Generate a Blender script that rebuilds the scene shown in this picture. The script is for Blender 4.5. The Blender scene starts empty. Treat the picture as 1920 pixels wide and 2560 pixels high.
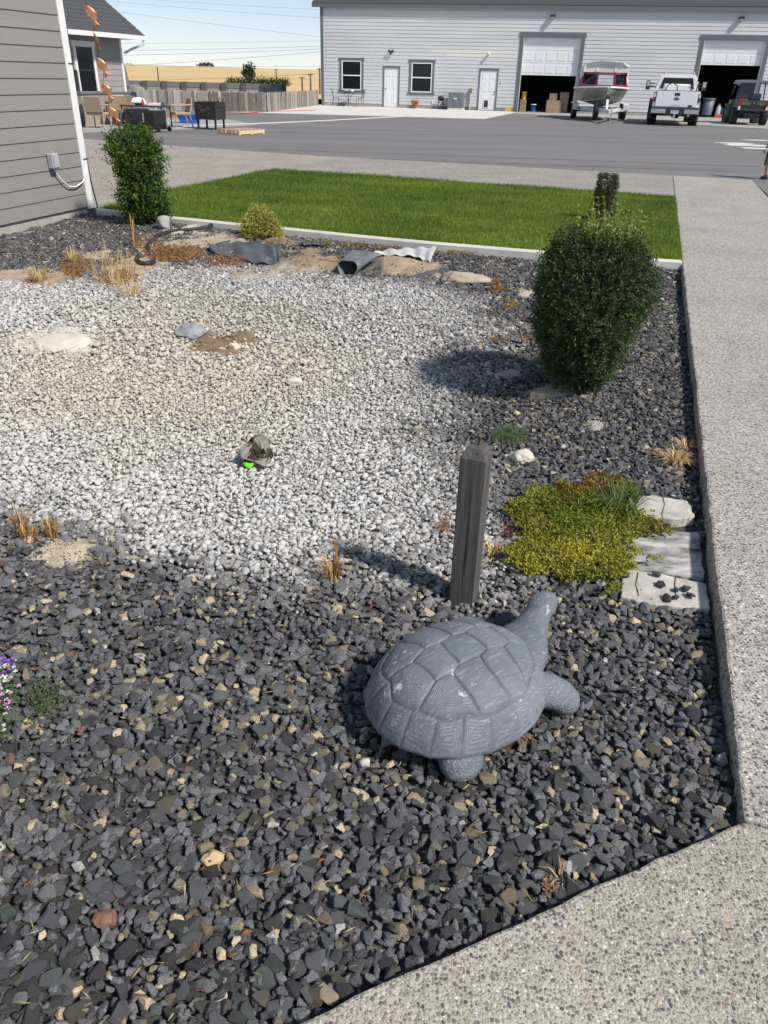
import bpy, bmesh, math, random
import numpy as np
from mathutils import Vector, Matrix

random.seed(7)
rng = np.random.default_rng(11)
PI = math.pi
R = math.radians
S = bpy.context.scene
C = S.collection

# ------------------------------------------------------------------ camera
CAM_H, PITCH, ROLL, FPX = 1.6, R(29.5), R(1.45), 1923.0
cam_fwd = Vector((0, math.cos(PITCH), -math.sin(PITCH)))
up0 = Vector((0, math.sin(PITCH), math.cos(PITCH)))
cam_right = Vector((1, 0, 0)) * math.cos(ROLL) + up0 * math.sin(ROLL)
cam_up = up0 * math.cos(ROLL) - Vector((1, 0, 0)) * math.sin(ROLL)
cd = bpy.data.cameras.new('camera')
cam = bpy.data.objects.new('camera', cd)
C.objects.link(cam)
m = Matrix((cam_right, cam_up, -cam_fwd)).transposed().to_4x4()
m.translation = Vector((0, 0, CAM_H))
cam.matrix_world = m
cd.sensor_fit = 'VERTICAL'
cd.sensor_height = 36.0
cd.lens = FPX / 2560 * 36.0
cd.clip_start = 0.05
cd.clip_end = 6000
S.camera = cam
S.render.resolution_x, S.render.resolution_y = 768, 1024

# ------------------------------------------------------------------ light
SUN = Vector((0.815 * math.cos(R(47)), -0.58 * math.cos(R(47)), math.sin(R(47)))).normalized()
w = bpy.data.worlds.new('World'); S.world = w; w.use_nodes = True
nt = w.node_tree
sky = nt.nodes.new('ShaderNodeTexSky'); sky.sky_type = 'NISHITA'; sky.sun_disc = False
sky.sun_elevation = R(47); sky.sun_rotation = math.atan2(SUN.x, SUN.y)
sky.air_density = 1.0; sky.dust_density = .1; sky.ozone_density = 1.6; sky.altitude = 2500
bg = nt.nodes['Background']; bg.inputs[1].default_value = 0.122
hs = nt.nodes.new('ShaderNodeHueSaturation'); hs.inputs['Saturation'].default_value = 1.0
gm = nt.nodes.new('ShaderNodeGamma'); gm.inputs['Gamma'].default_value = .62
nt.links.new(sky.outputs[0], gm.inputs['Color']); nt.links.new(gm.outputs[0], hs.inputs['Color']); tn = nt.nodes.new('ShaderNodeMix'); tn.data_type = 'RGBA'; tn.blend_type = 'MULTIPLY'; tn.inputs[0].default_value = 1; tn.inputs[7].default_value = (1.08, 1.07, 1.14, 1)
nt.links.new(hs.outputs[0], tn.inputs[6]); nt.links.new(tn.outputs[2], bg.inputs[0])
sl = bpy.data.lights.new('sun', 'SUN'); sl.energy = 2.7; sl.angle = R(5); sl.color = (1, .94, .865)
so = bpy.data.objects.new('sun', sl); C.objects.link(so)
so.rotation_euler = SUN.to_track_quat('Z', 'Y').to_euler()
S.view_settings.view_transform = 'Standard'; S.view_settings.look = 'None'
S.view_settings.exposure = 0.88; S.view_settings.gamma = 1; S.view_settings.use_curve_mapping = False

# ------------------------------------------------------------------ pixel of the photograph -> point in the place
def ray(x, y):
    return cam_fwd * FPX + cam_right * (x - 960) + cam_up * (1280 - y)
def G(x, y, z=0.0):
    d = ray(x, y); t = (z - CAM_H) / d.z
    return Vector((d.x * t, d.y * t, z))
def V(x, y, Y):
    d = ray(x, y); t = Y / d.y
    return Vector((d.x * t, Y, CAM_H + d.z * t))
def project(P):
    D = P - np.array([0, 0, CAM_H])
    zc = D @ np.array(cam_fwd)
    zs = np.where(zc < .05, .05, zc)
    return 960 + FPX * (D @ np.array(cam_right)) / zs, 1280 - FPX * (D @ np.array(cam_up)) / zs, zc

# ------------------------------------------------------------------ helpers
def tag(o, label=None, cat=None, group=None, kind=None):
    if label: o['label'] = label
    if cat: o['category'] = cat
    if group: o['group'] = group
    if kind: o['kind'] = kind
    return o
def thing(name, label, cat, loc=(0, 0, 0), rz=0, group=None):
    o = bpy.data.objects.new(name, None); C.objects.link(o)
    o.location = loc; o.rotation_euler = (0, 0, rz); o.empty_display_size = .1
    return tag(o, label, cat, group)
def link(name, me, mat=None, parent=None):
    o = bpy.data.objects.new(name, me); C.objects.link(o)
    if mat is not None and not me.materials: me.materials.append(mat)
    if parent is not None: o.parent = parent
    return o
def copy_tree(o, parent=None):
    c = o.copy(); C.objects.link(c)
    c.parent = parent
    for ch in list(o.children): copy_tree(ch, c)
    return c
def frame(d):
    d = Vector(d).normalized()
    a = Vector((0, 0, 1)) if abs(d.z) < .95 else Vector((1, 0, 0))
    s = d.cross(a).normalized(); return d, s, s.cross(d).normalized()

class MB:
    def __init__(self): self.v = []; self.f = []; self.sm = []
    def add(self, vs, fs, smooth=False):
        n = len(self.v); self.v += [tuple(p) for p in vs]
        self.f += [tuple(i + n for i in f) for f in fs]; self.sm += [smooth] * len(fs); return self
    def box(self, c, s, rz=0, M=None):
        hx, hy, hz = s[0] / 2, s[1] / 2, s[2] / 2
        vs = [Vector((x, y, z)) for x in (-hx, hx) for y in (-hy, hy) for z in (-hz, hz)]
        T = M if M is not None else Matrix.Rotation(rz, 3, 'Z')
        vs = [T @ p + Vector(c) for p in vs]
        return self.add(vs, [(0, 1, 3, 2), (4, 6, 7, 5), (0, 4, 5, 1), (2, 3, 7, 6), (0, 2, 6, 4), (1, 5, 7, 3)])
    def b2(self, x0, x1, y0, y1, z0, z1):
        return self.box(((x0 + x1) / 2, (y0 + y1) / 2, (z0 + z1) / 2), (abs(x1 - x0), abs(y1 - y0), abs(z1 - z0)))
    def beam(self, p0, p1, w, h=None):
        h = h or w; p0, p1 = Vector(p0), Vector(p1); d, s, u = frame(p1 - p0)
        vs = []
        for p in (p0, p1):
            for a, b in ((-1, -1), (1, -1), (1, 1), (-1, 1)): vs.append(p + s * a * w / 2 + u * b * h / 2)
        return self.add(vs, [(3, 2, 1, 0), (4, 5, 6, 7), (0, 1, 5, 4), (1, 2, 6, 5), (2, 3, 7, 6), (3, 0, 4, 7)])
    def tube(self, pts, r, n=8, cap=True, smooth=True):
        pts = [Vector(p) for p in pts]; k = len(pts); rs = r if hasattr(r, '__len__') else [r] * k
        vs = []; up = None
        for i, p in enumerate(pts):
            t = (pts[min(i + 1, k - 1)] - pts[max(i - 1, 0)]).normalized()
            if up is None: _, s, u = frame(t)
            else:
                s = t.cross(up)
                if s.length < 1e-4: _, s, u = frame(t)
                else: s.normalize(); u = s.cross(t).normalized()
            up = u
            for j in range(n):
                a = 2 * PI * j / n; vs.append(p + (s * math.cos(a) + u * math.sin(a)) * rs[i])
        fs = [(i * n + j, i * n + (j + 1) % n, (i + 1) * n + (j + 1) % n, (i + 1) * n + j) for i in range(k - 1) for j in range(n)]
        self.add(vs, fs, smooth)
        if cap: self.add(vs[:n], [tuple(range(n - 1, -1, -1))]); self.add(vs[-n:], [tuple(range(n))])
        return self
    def lathe(self, prof, n=20, c=(0, 0, 0), axis='Z', smooth=True, cap=True):
        c = Vector(c); vs = []
        for r, z in prof:
            for j in range(n):
                a = 2 * PI * j / n; x, y = r * math.cos(a), r * math.sin(a)
                p = {'Z': (x, y, z), 'X': (z, x, y), 'Y': (x, z, -y)}[axis]
                vs.append(c + Vector(p))
        k = len(prof)
        fs = [(i * n + j, i * n + (j + 1) % n, (i + 1) * n + (j + 1) % n, (i + 1) * n + j) for i in range(k - 1) for j in range(n)]
        self.add(vs, fs, smooth)
        if cap:
            if prof[0][0] > 1e-4: self.add(vs[:n], [tuple(range(n - 1, -1, -1))])
            if prof[-1][0] > 1e-4: self.add(vs[-n:], [tuple(range(n))])
        return self
    def prism(self, poly, z0, z1, T=None):
        n = len(poly); vs = [Vector((p[0], p[1], z0)) for p in poly] + [Vector((p[0], p[1], z1)) for p in poly]
        if T is not None: vs = [T @ p for p in vs]
        fs = [tuple(range(n - 1, -1, -1)), tuple(range(n, 2 * n))] + [(i, (i + 1) % n, n + (i + 1) % n, n + i) for i in range(n)]
        return self.add(vs, fs)
    def loft(self, rings, closed=True, cap=True, smooth=True):
        n = len(rings[0]); vs = [p for r in rings for p in r]
        m = n if closed else n - 1
        fs = [(i * n + j, i * n + (j + 1) % n, (i + 1) * n + (j + 1) % n, (i + 1) * n + j) for i in range(len(rings) - 1) for j in range(m)]
        self.add(vs, fs, smooth)
        if cap and closed: self.add(rings[0], [tuple(range(n - 1, -1, -1))]); self.add(rings[-1], [tuple(range(n))])
        return self
    def grid(self, fn, nu, nv, smooth=True):
        vs = [fn(i / nu, j / nv) for i in range(nu + 1) for j in range(nv + 1)]
        fs = [(i * (nv + 1) + j, (i + 1) * (nv + 1) + j, (i + 1) * (nv + 1) + j + 1, i * (nv + 1) + j + 1) for i in range(nu) for j in range(nv)]
        return self.add(vs, fs, smooth)
    def mesh(self, name):
        me = bpy.data.meshes.new(name); me.from_pydata(self.v, [], self.f)
        me.polygons.foreach_set('use_smooth', self.sm)
        b = bmesh.new(); b.from_mesh(me); bmesh.ops.recalc_face_normals(b, faces=b.faces); b.to_mesh(me); b.free()
        return me
    def build(self, name, mat, parent=None, bevel=0, solid=0, sub=0):
        o = link(name, self.mesh(name), mat, parent)
        if solid: md = o.modifiers.new('s', 'SOLIDIFY'); md.thickness = solid; md.offset = 0
        if bevel: md = o.modifiers.new('b', 'BEVEL'); md.width = bevel; md.segments = 2; md.limit_method = 'ANGLE'
        if sub: md = o.modifiers.new('u', 'SUBSURF'); md.levels = sub; md.render_levels = sub
        return o

def fast_mesh(name, verts, tris, col=None, smooth=False, extra=None):
    """numpy triangle mesh with an optional per-vertex colour"""
    me = bpy.data.meshes.new(name); nv, nf = len(verts), len(tris)
    me.vertices.add(nv); me.vertices.foreach_set('co', np.asarray(verts, np.float32).ravel())
    me.loops.add(nf * 3); me.loops.foreach_set('vertex_index', np.asarray(tris, np.int32).ravel())
    me.polygons.add(nf); me.polygons.foreach_set('loop_start', np.arange(0, nf * 3, 3, dtype=np.int32))
    me.polygons.foreach_set('use_smooth', np.full(nf, smooth))
    if col is not None:
        a = me.color_attributes.new('col', 'FLOAT_COLOR', 'POINT')
        a.data.foreach_set('color', np.column_stack([col, np.ones(nv)]).astype(np.float32).ravel())
    if extra:
        for k, arr in extra.items():
            a = me.attributes.new(k, 'FLOAT', 'POINT'); a.data.foreach_set('value', arr.astype(np.float32))
    me.update(calc_edges=True); me.validate()
    return me

# ------------------------------------------------------------------ materials
def nd(t, kind, **kw):
    n = t.nodes.new('ShaderNode' + kind)
    for k, v in kw.items():
        if k.startswith('i_'):
            n.inputs[k[2:].replace('_', ' ')].default_value = v
        else: setattr(n, k, v)
    return n
def mathn(t, op, a, b=None, clamp=False):
    n = t.nodes.new('ShaderNodeMath'); n.operation = op; n.use_clamp = clamp
    for i, x in enumerate((a, b)):
        if x is None: continue
        if isinstance(x, (int, float)): n.inputs[i].default_value = x
        else: t.links.new(x, n.inputs[i])
    return n.outputs[0]
def mixc(t, fac, a, b, mode='MIX'):
    n = t.nodes.new('ShaderNodeMix'); n.data_type = 'RGBA'; n.blend_type = mode
    for i, x in ((0, fac), (6, a), (7, b)):
        if isinstance(x, (int, float)): n.inputs[i].default_value = x
        elif isinstance(x, (tuple, list)): n.inputs[i].default_value = (*x[:3], 1)
        else: t.links.new(x, n.inputs[i])
    return n.outputs[2]
def ramp(t, fac, stops, interp='LINEAR'):
    n = t.nodes.new('ShaderNodeValToRGB'); n.color_ramp.interpolation = interp
    while len(n.color_ramp.elements) < len(stops): n.color_ramp.elements.new(.5)
    for e, (p, c) in zip(n.color_ramp.elements, stops):
        e.position = p; e.color = (*c, 1) if len(c) == 3 else c
    t.links.new(fac, n.inputs[0]); return n.outputs[0]
MATS = {}
def mat(name, col=(.5, .5, .5), rough=.7, var=.12, scale=6, bump=0, bscale=60, bdist=.004, metal=0, stretch=(1, 1, 1), attr=False, spec=.5, trans=0, alpha=None, coat=0, fine=.0, fscale=150):
    if name in MATS: return MATS[name]
    mt = bpy.data.materials.new(name); mt.use_nodes = True; t = mt.node_tree
    p = t.nodes['Principled BSDF']; p.inputs['Roughness'].default_value = rough; p.inputs['Metallic'].default_value = metal
    p.inputs['Specular IOR Level'].default_value = spec; p.inputs['Coat Weight'].default_value = coat
    tc = nd(t, 'TexCoord'); mp = nd(t, 'Mapping'); mp.inputs['Scale'].default_value = stretch
    t.links.new(tc.outputs['Object'], mp.inputs[0])
    n = nd(t, 'TexNoise', i_Scale=scale, i_Detail=5, i_Roughness=.6); t.links.new(mp.outputs[0], n.inputs['Vector'])
    if attr:
        a = nd(t, 'Attribute', attribute_name='col'); base = a.outputs['Color']
    else:
        rg = nd(t, 'RGB'); rg.outputs[0].default_value = (*col, 1); base = rg.outputs[0]
    k = mathn(t, 'ADD', mathn(t, 'MULTIPLY', mathn(t, 'SUBTRACT', n.outputs[0], .5), var * 4), 1)
    if fine:
        n3 = nd(t, 'TexNoise', i_Scale=fscale, i_Detail=2); t.links.new(mp.outputs[0], n3.inputs['Vector'])
        k = mathn(t, 'MULTIPLY', k, mathn(t, 'ADD', mathn(t, 'MULTIPLY', mathn(t, 'SUBTRACT', n3.outputs[0], .5), fine * 4), 1))
    k = mathn(t, 'MAXIMUM', k, .05)
    cc = nd(t, 'CombineColor'); [t.links.new(k, cc.inputs[i]) for i in range(3)]
    out = mixc(t, 1.0, base, cc.outputs[0], 'MULTIPLY'); t.links.new(out, p.inputs['Base Color'])
    if bump:
        b = nd(t, 'Bump', i_Strength=bump, i_Distance=bdist)
        n2 = nd(t, 'TexNoise', i_Scale=bscale, i_Detail=4); t.links.new(mp.outputs[0], n2.inputs['Vector'])
        t.links.new(n2.outputs[0], b.inputs['Height']); t.links.new(b.outputs[0], p.inputs['Normal'])
    if trans:
        tr = nd(t, 'BsdfTranslucent'); t.links.new(out, tr.inputs[0])
        mx = nd(t, 'MixShader'); mx.inputs[0].default_value = trans
        o = t.nodes['Material Output']; t.links.new(p.outputs[0], mx.inputs[1]); t.links.new(tr.outputs[0], mx.inputs[2]); t.links.new(mx.outputs[0], o.inputs[0])
    MATS[name] = mt; return mt
def glass_mat(name, col=(.02, .025, .03), rough=.06):
    return mat(name, col, rough, var=.05, spec=.8)
def clear_glass(name):
    mt = bpy.data.materials.new(name); mt.use_nodes = True; t = mt.node_tree
    tr = nd(t, 'BsdfTransparent'); tr.inputs[0].default_value = (.95, .96, .97, 1); gl = nd(t, 'BsdfGlossy', i_Roughness=.03)
    fr = nd(t, 'Fresnel', i_IOR=1.5); mx = nd(t, 'MixShader'); t.links.new(fr.outputs[0], mx.inputs[0])
    t.links.new(tr.outputs[0], mx.inputs[1]); t.links.new(gl.outputs[0], mx.inputs[2]); t.links.new(mx.outputs[0], t.nodes['Material Output'].inputs[0])
    return mt

def aggregate_mat(name, cement, stones, scale=95, amount=.8, soft=0.0):
    """exposed-aggregate concrete: small pebbles of several colours set in cement"""
    mt = bpy.data.materials.new(name); mt.use_nodes = True; t = mt.node_tree; p = t.nodes['Principled BSDF']
    p.inputs['Roughness'].default_value = .85; p.inputs['Specular IOR Level'].default_value = .3
    g = nd(t, 'NewGeometry')
    wn = nd(t, 'TexNoise', i_Scale=scale * .7, i_Detail=2); t.links.new(g.outputs['Position'], wn.inputs['Vector'])
    wv = nd(t, 'VectorMath', operation='SCALE'); t.links.new(wn.outputs['Color'], wv.inputs[0]); wv.inputs['Scale'].default_value = .006
    av = nd(t, 'VectorMath', operation='ADD'); t.links.new(g.outputs['Position'], av.inputs[0]); t.links.new(wv.outputs[0], av.inputs[1])
    outc = None; hh = None
    for k, (sc, thr) in enumerate(((scale, .44), (scale * 1.9, .46))):
        vo = nd(t, 'TexVoronoi', i_Scale=sc); t.links.new(av.outputs[0], vo.inputs['Vector'])
        sp = nd(t, 'SeparateColor'); t.links.new(vo.outputs['Color'], sp.inputs[0])
        c = ramp(t, sp.outputs[0], stones, 'CONSTANT')
        v2 = mathn(t, 'ADD', mathn(t, 'MULTIPLY', sp.outputs[1], .5), .75)
        cc = nd(t, 'CombineColor'); [t.links.new(v2, cc.inputs[i]) for i in range(3)]
        c = mixc(t, 1.0, c, cc.outputs[0], 'MULTIPLY')
        rad = mathn(t, 'ADD', mathn(t, 'MULTIPLY', sp.outputs[2], .35), thr - .12)
        msk = mathn(t, 'MULTIPLY', mathn(t, 'SUBTRACT', rad, vo.outputs['Distance']), 14, clamp=True)
        dome = mathn(t, 'MULTIPLY', msk, mathn(t, 'SUBTRACT', .8, vo.outputs['Distance']))
        if outc is None: big, bm_, bd = c, msk, dome
        else:
            low = mixc(t, mathn(t, 'MULTIPLY', msk, amount), cement, c)
            outc = None
            o2 = mixc(t, bm_, low, big); hh = mathn(t, 'MAXIMUM', bd, mathn(t, 'MULTIPLY', dome, .6)); fin = o2
        outc = True
    nz = nd(t, 'TexNoise', i_Scale=1.3, i_Detail=6); t.links.new(g.outputs['Position'], nz.inputs['Vector'])
    k = mathn(t, 'ADD', mathn(t, 'MULTIPLY', nz.outputs[0], .5), .75)
    nz2 = nd(t, 'TexNoise', i_Scale=9, i_Detail=4); t.links.new(g.outputs['Position'], nz2.inputs['Vector'])
    k = mathn(t, 'MULTIPLY', k, mathn(t, 'ADD', mathn(t, 'MULTIPLY', nz2.outputs[0], .3), .85))
    cc = nd(t, 'CombineColor'); [t.links.new(k, cc.inputs[i]) for i in range(3)]
    t.links.new(mixc(t, 1.0, fin, cc.outputs[0], 'MULTIPLY'), p.inputs['Base Color'])
    b = nd(t, 'Bump', i_Strength=.7, i_Distance=.004); t.links.new(hh, b.inputs['Height']); t.links.new(b.outputs[0], p.inputs['Normal'])
    return mt

# frame of the garden: corner of the bed, A along the slab joint (right), B along the walk (away)
O0 = Vector((.92, 1.31, 0)); AX = Vector((.957, -.29, 0)); BX = Vector((.29, .957, 0)); GRID = math.atan2(-.29, .957)
def gp(a, b, z=0): return O0 + AX * a + BX * b + Vector((0, 0, z))
def xy(p): return (p[0], p[1])

# ================================================================== SETTING
SOIL_Z = -.09
BASC = G(600, 985, -.16); BAS_A, BAS_B = 2.6, 2.15
def hz(x, y):
    dx, dy = x - BASC.x, y - BASC.y
    a = dx * AX.x + dy * AX.y; b = dx * BX.x + dy * BX.y
    e = (a / BAS_A) ** 2 + (b / BAS_B) ** 2
    s = np.clip(1 - e, 0, 1); dl = np.abs((x - .92) * -.4235 + (y - 1.31) * .9059)
    de = np.abs((x - 3.04) * .292 + (y - 8.34) * .956); return SOIL_Z - .15 * s * s * (3 - 2 * s) + .05 * np.clip(1 - dl / .4, 0, 1) + .045 * np.clip(1 - de / .6, 0, 1)
def H1(x, y): return float(hz(np.array(x), np.array(y)))
def GB(x, y):
    """pixel -> point on the garden bed"""
    z = SOIL_Z
    for _ in range(6):
        p = G(x, y, z); z = H1(p.x, p.y)
    return G(x, y, z)
def inpoly(P, poly):
    x, y = P[:, 0], P[:, 1]; ins = np.zeros(len(P), bool); n = len(poly)
    for i in range(n):
        x1, y1 = poly[i]; x2, y2 = poly[(i + 1) % n]
        c = ((y1 > y) != (y2 > y)) & (x < (x2 - x1) * (y - y1) / (y2 - y1 + 1e-12) + x1); ins ^= c
    return ins
def polydist(P, poly):
    d = np.full(len(P), 1e9); n = len(poly)
    for i in range(n):
        a = np.array(poly[i]); b = np.array(poly[(i + 1) % n]); ab = b - a
        t = np.clip(((P - a) @ ab) / (ab @ ab), 0, 1); q = a + t[:, None] * ab
        d = np.minimum(d, np.hypot(*(P - q).T))
    return np.where(inpoly(P, poly), d, -d)
def vnoise(P, sc, seed=0):
    """cheap smooth value noise in numpy"""
    q = P * sc; i = np.floor(q).astype(int); f = q - i; f = f * f * (3 - 2 * f)
    def h(a, b):
        n = (a * 374761393 + b * 668265263 + seed * 974711) & 0x7fffffff
        n = ((n ^ (n >> 13)) * 1274126177) & 0x7fffffff
        return ((n ^ (n >> 16)) & 0xffff) / 65535.0
    a, b = i[:, 0], i[:, 1]
    return (h(a, b) * (1 - f[:, 0]) + h(a + 1, b) * f[:, 0]) * (1 - f[:, 1]) + (h(a, b + 1) * (1 - f[:, 0]) + h(a + 1, b + 1) * f[:, 0]) * f[:, 1]

# --- far ground and wheat field
def ground_fn(u, v):
    x = -2500 + 5000 * u; y = -300 + 3300 * v
    return (x, y, -.6)
g = MB().grid(ground_fn, 20, 20).build('ground', mat('dry_dirt', (.24, .2, .14), .95, .25, .4))
tag(g, 'dry bare dirt around and beyond the paved yard', 'ground', kind='structure')
def field_fn(u, v):
    y = 75 + (v ** 2) * 900; x = (-1 + 2 * u) * (140 + y * 1.3)
    z = -.55 + 4.7 * min(1, max(0, (y - 95) / 420)) ** .9 + .5 * math.sin(x * .011 + 1) + .25 * math.sin(x * .03) - .006 * x * (y / 900)
    if v > .93: z -= (v - .93) * 120
    return (x, y, z)
fm = mat('wheat', (.60, .42, .19), .95, .12, .02, stretch=(.25, 1.6, 1), fine=.1, fscale=.9)
g = MB().grid(field_fn, 60, 50).build('wheat_field', fm)
tag(g, 'golden ripe wheat field rising to the horizon', 'field', kind='structure')

# --- asphalt yard
AE = [G(225, 348), G(350, 358), G(800, 390), G(1300, 420), G(1700, 441), G(1880, 450)]
AL = AE[0] + (AE[0] - AE[2]) * 4
asph = mat('asphalt', (.168, .158, .148), .9, .2, .3, bump=.4, bscale=90, bdist=.004, fine=.12, fscale=60, stretch=(.4, 2.2, 1))
yard = [xy(AL)] + [xy(p) for p in AE] + [xy(gp(1.53, 14.3)), xy(gp(1.53, -6)), (60, -6), (60, 47), (24.2, 46.9), (24, 47.3), (-4.4, 52.9), (-60, 64)]
g = MB().prism(yard, -.55, -.014).build('asphalt_yard', asph); tag(g, 'grey weathered asphalt yard in front of the shop', 'asphalt', kind='structure')
def sheet(name, pts, z, m, th=.004, label=None, cat=None):
    o = MB().prism([xy(p) for p in pts], z - th, z).build(name, m)
    return tag(o, label, cat, kind='structure')
crk = mat('asphalt_seam', (.06, .057, .055), .9)
for i, (y0, y1, x0) in enumerate(((371, 413, 640), (385, 428, 640), (330, 345, 700))):
    p, q = G(x0, y0), G(1900, y1 + 2); d = (q - p).normalized(); s = Vector((-d.y, d.x, 0)); k = 26; L = (q - p).length
    mb = MB(); pts = [p + d * L * j / k + s * (random.uniform(-.035, .035)) for j in range(k + 1)]
    for j in range(k):
        wd = random.uniform(.012, .035)
        mb.add([pts[j] - s * wd, pts[j + 1] - s * wd, pts[j + 1] + s * wd, pts[j] + s * wd], [(0, 1, 2, 3)])
    mb.v = [(v[0], v[1], -.0115) for v in mb.v]
    tag(mb.build('asphalt_crack', crk), ('dark seam in asphalt nearer the concrete band', 'dark seam in asphalt nearest the concrete drive edge', 'faint dark seam across middle of asphalt yard')[i], 'crack', kind='structure')
pale = mat('pale_spill', (.6, .58, .54), .9, .2, 3)
for i, (x, y, a, b) in enumerate(((1870, 362, .95, .16), (1835, 357, .7, .1), (1895, 370, .6, .12), (1900, 350, .7, .09))):
    c = G(x, y); poly = [(c.x + a * math.cos(t) * random.uniform(.6, 1.1), c.y + b * 3.2 * math.sin(t) * random.uniform(.6, 1.1)) for t in np.linspace(0, 2 * PI, 22, endpoint=False)]
    tag(MB().prism(poly, -.013, -.0095 + .001 * i).build('chalk_spill', pale), 'pale powder spill on asphalt, patch %s' % ('nearest the child', 'farthest left', 'lowest, beside the child', 'farthest from camera')[i], 'spill', kind='structure')

# --- pale concrete apron along the shop and patio by the house
conc = mat('pale_concrete', (.60, .575, .52), .85, .07, 1.2, bump=.15, bscale=80)
ap = [G(575, 279.5), G(700, 283), G(1000, 291), G(1210, 297), G(1278, 283), G(1290, 279.5), G(803, 262), G(667, 279)]
g = MB().prism([xy(p) for p in ap], -.2, .002).build('concrete_apron', conc); tag(g, 'pale concrete apron in front of the shop doors', 'concrete', kind='structure')
gc = mat('grey_concrete', (.34, .325, .30), .85, .1, .8, bump=.15, bscale=80)
ap2 = [G(1285, 283), G(1500, 296), G(1640, 305), G(1920, 322), G(2300, 338), G(2300, 306), G(1292, 279.6)]
g = MB().prism([xy(p) for p in ap2], -.2, -.004).build('garage_apron', gc); tag(g, 'grey concrete strip in front of the garage doors', 'concrete', kind='structure')
ap3 = [G(30, 335), G(345, 326), G(475, 322), G(640, 311), G(560, 296), G(350, 292), G(60, 300)]
g = MB().prism([xy(p) for p in ap3], -.2, -.002).build('patio', gc); tag(g, 'grey concrete patio under the wicker chairs', 'patio', kind='structure')
wl = [G(440, 317), G(560, 311.5), G(690, 307), G(830, 300.5), G(935, 294.8), G(1010, 291)]
wl2 = [p + Vector((.05, .26, 0)) for p in wl]
g = MB().prism([xy(p) for p in wl] + [xy(p) for p in reversed(wl2)], -.1, .012).build('concrete_strip', conc); tag(g, 'thin pale concrete strip crossing the asphalt yard', 'concrete', kind='structure')

# --- exposed aggregate slabs
agg1 = aggregate_mat('aggregate_near', (.43, .39, .315), [(0, (.10, .10, .105)), (.16, (.19, .175, .15)), (.36, (.31, .275, .215)), (.56, (.40, .365, .295)), (.78, (.47, .44, .375)), (.93, (.58, .555, .5)), (.97, (.33, .2, .13)), (.985, (.48, .36, .2))], 105)
agg2 = aggregate_mat('aggregate_walk', (.43, .395, .34), [(0, (.09, .09, .095)), (.24, (.19, .175, .155)), (.45, (.34, .31, .26)), (.65, (.46, .43, .37)), (.85, (.56, .53, .47)), (.97, (.34, .22, .15))], 80)
agg3 = aggregate_mat('aggregate_drive', (.36, .32, .265), [(0, (.15, .135, .12)), (.3, (.26, .235, .2)), (.5, (.37, .33, .27)), (.8, (.50, .455, .385))], 60)
agg4 = aggregate_mat('aggregate_band', (.32, .295, .255), [(0, (.15, .14, .125)), (.3, (.24, .22, .19)), (.5, (.33, .305, .26)), (.85, (.45, .41, .35))], 60)
def wob(p, q, n, amp):
    p, q = Vector(p), Vector(q); d = (q - p).normalized(); s = Vector((-d.y, d.x, 0))
    return [p + (q - p) * i / n + (s * random.uniform(-amp, amp) if 0 < i < n else Vector()) for i in range(n)]
diag0, diag1 = G(730, 2560), gp(0, 0)
dd = (diag1 - diag0).normalized(); dfar = diag1 - dd * 5
S1 = wob(dfar, diag1, 90, .004) + [gp(0.001, -.006), gp(4, -.006), (6, -6, 0), (-6, -6, 0)]
g = MB().prism([xy(p) for p in S1], -.2, 0).build('near_slab', agg1, bevel=.008); tag(g, 'exposed aggregate concrete slab in the near corner', 'slab', kind='structure')
S2 = wob(gp(0, .004), gp(0, 12.78), 160, .005) + [gp(0, 12.78), xy(gp(0, 12.78 + 3.95)) + (0,), gp(1.5, 16.1), gp(1.5, .004)]
S2[-3] = G(1682, 438.5)
S2[-2] = G(1880, 449.5)
g = MB().prism([xy(p) for p in S2], -.24, 0).build('walkway', agg2, bevel=.012); tag(g, 'exposed aggregate walkway along the right of the gravel bed', 'walkway', kind='structure')
lawn_l = [G(692, 424), G(600, 440), G(510, 461), G(429, 474), G(340, 495), G(277, 515)]
S3 = [G(1681, 438.4), gp(-.006, 12.78), lawn_l[0], G(720, 422), G(862, 391.5)]
bz = G(862, 391.5); bz2 = G(1300, 418); S3 = [G(1681, 438.4), gp(-.006, 12.78), G(700, 423.5), G(862, 393)]
g = MB().prism([xy(p) for p in S3], -.22, -.001).build('concrete_band', agg4); tag(g, 'darker concrete band between lawn and asphalt', 'concrete', kind='structure')
HC = G(231, 534, -.07)          # corner of the near house on the ground
S4 = [G(861, 392.6), G(699, 423.3)] + [p for p in lawn_l[1:]] + [G(245, 521), HC + Vector((.02, .02, 0)), HC - AX * 9, AL, AE[0], AE[1], AE[2]]
g = MB().prism([xy(p) for p in S4], -.22, -.002).build('driveway', agg3); tag(g, 'beige exposed aggregate driveway beside the house', 'driveway', kind='structure')

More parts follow.
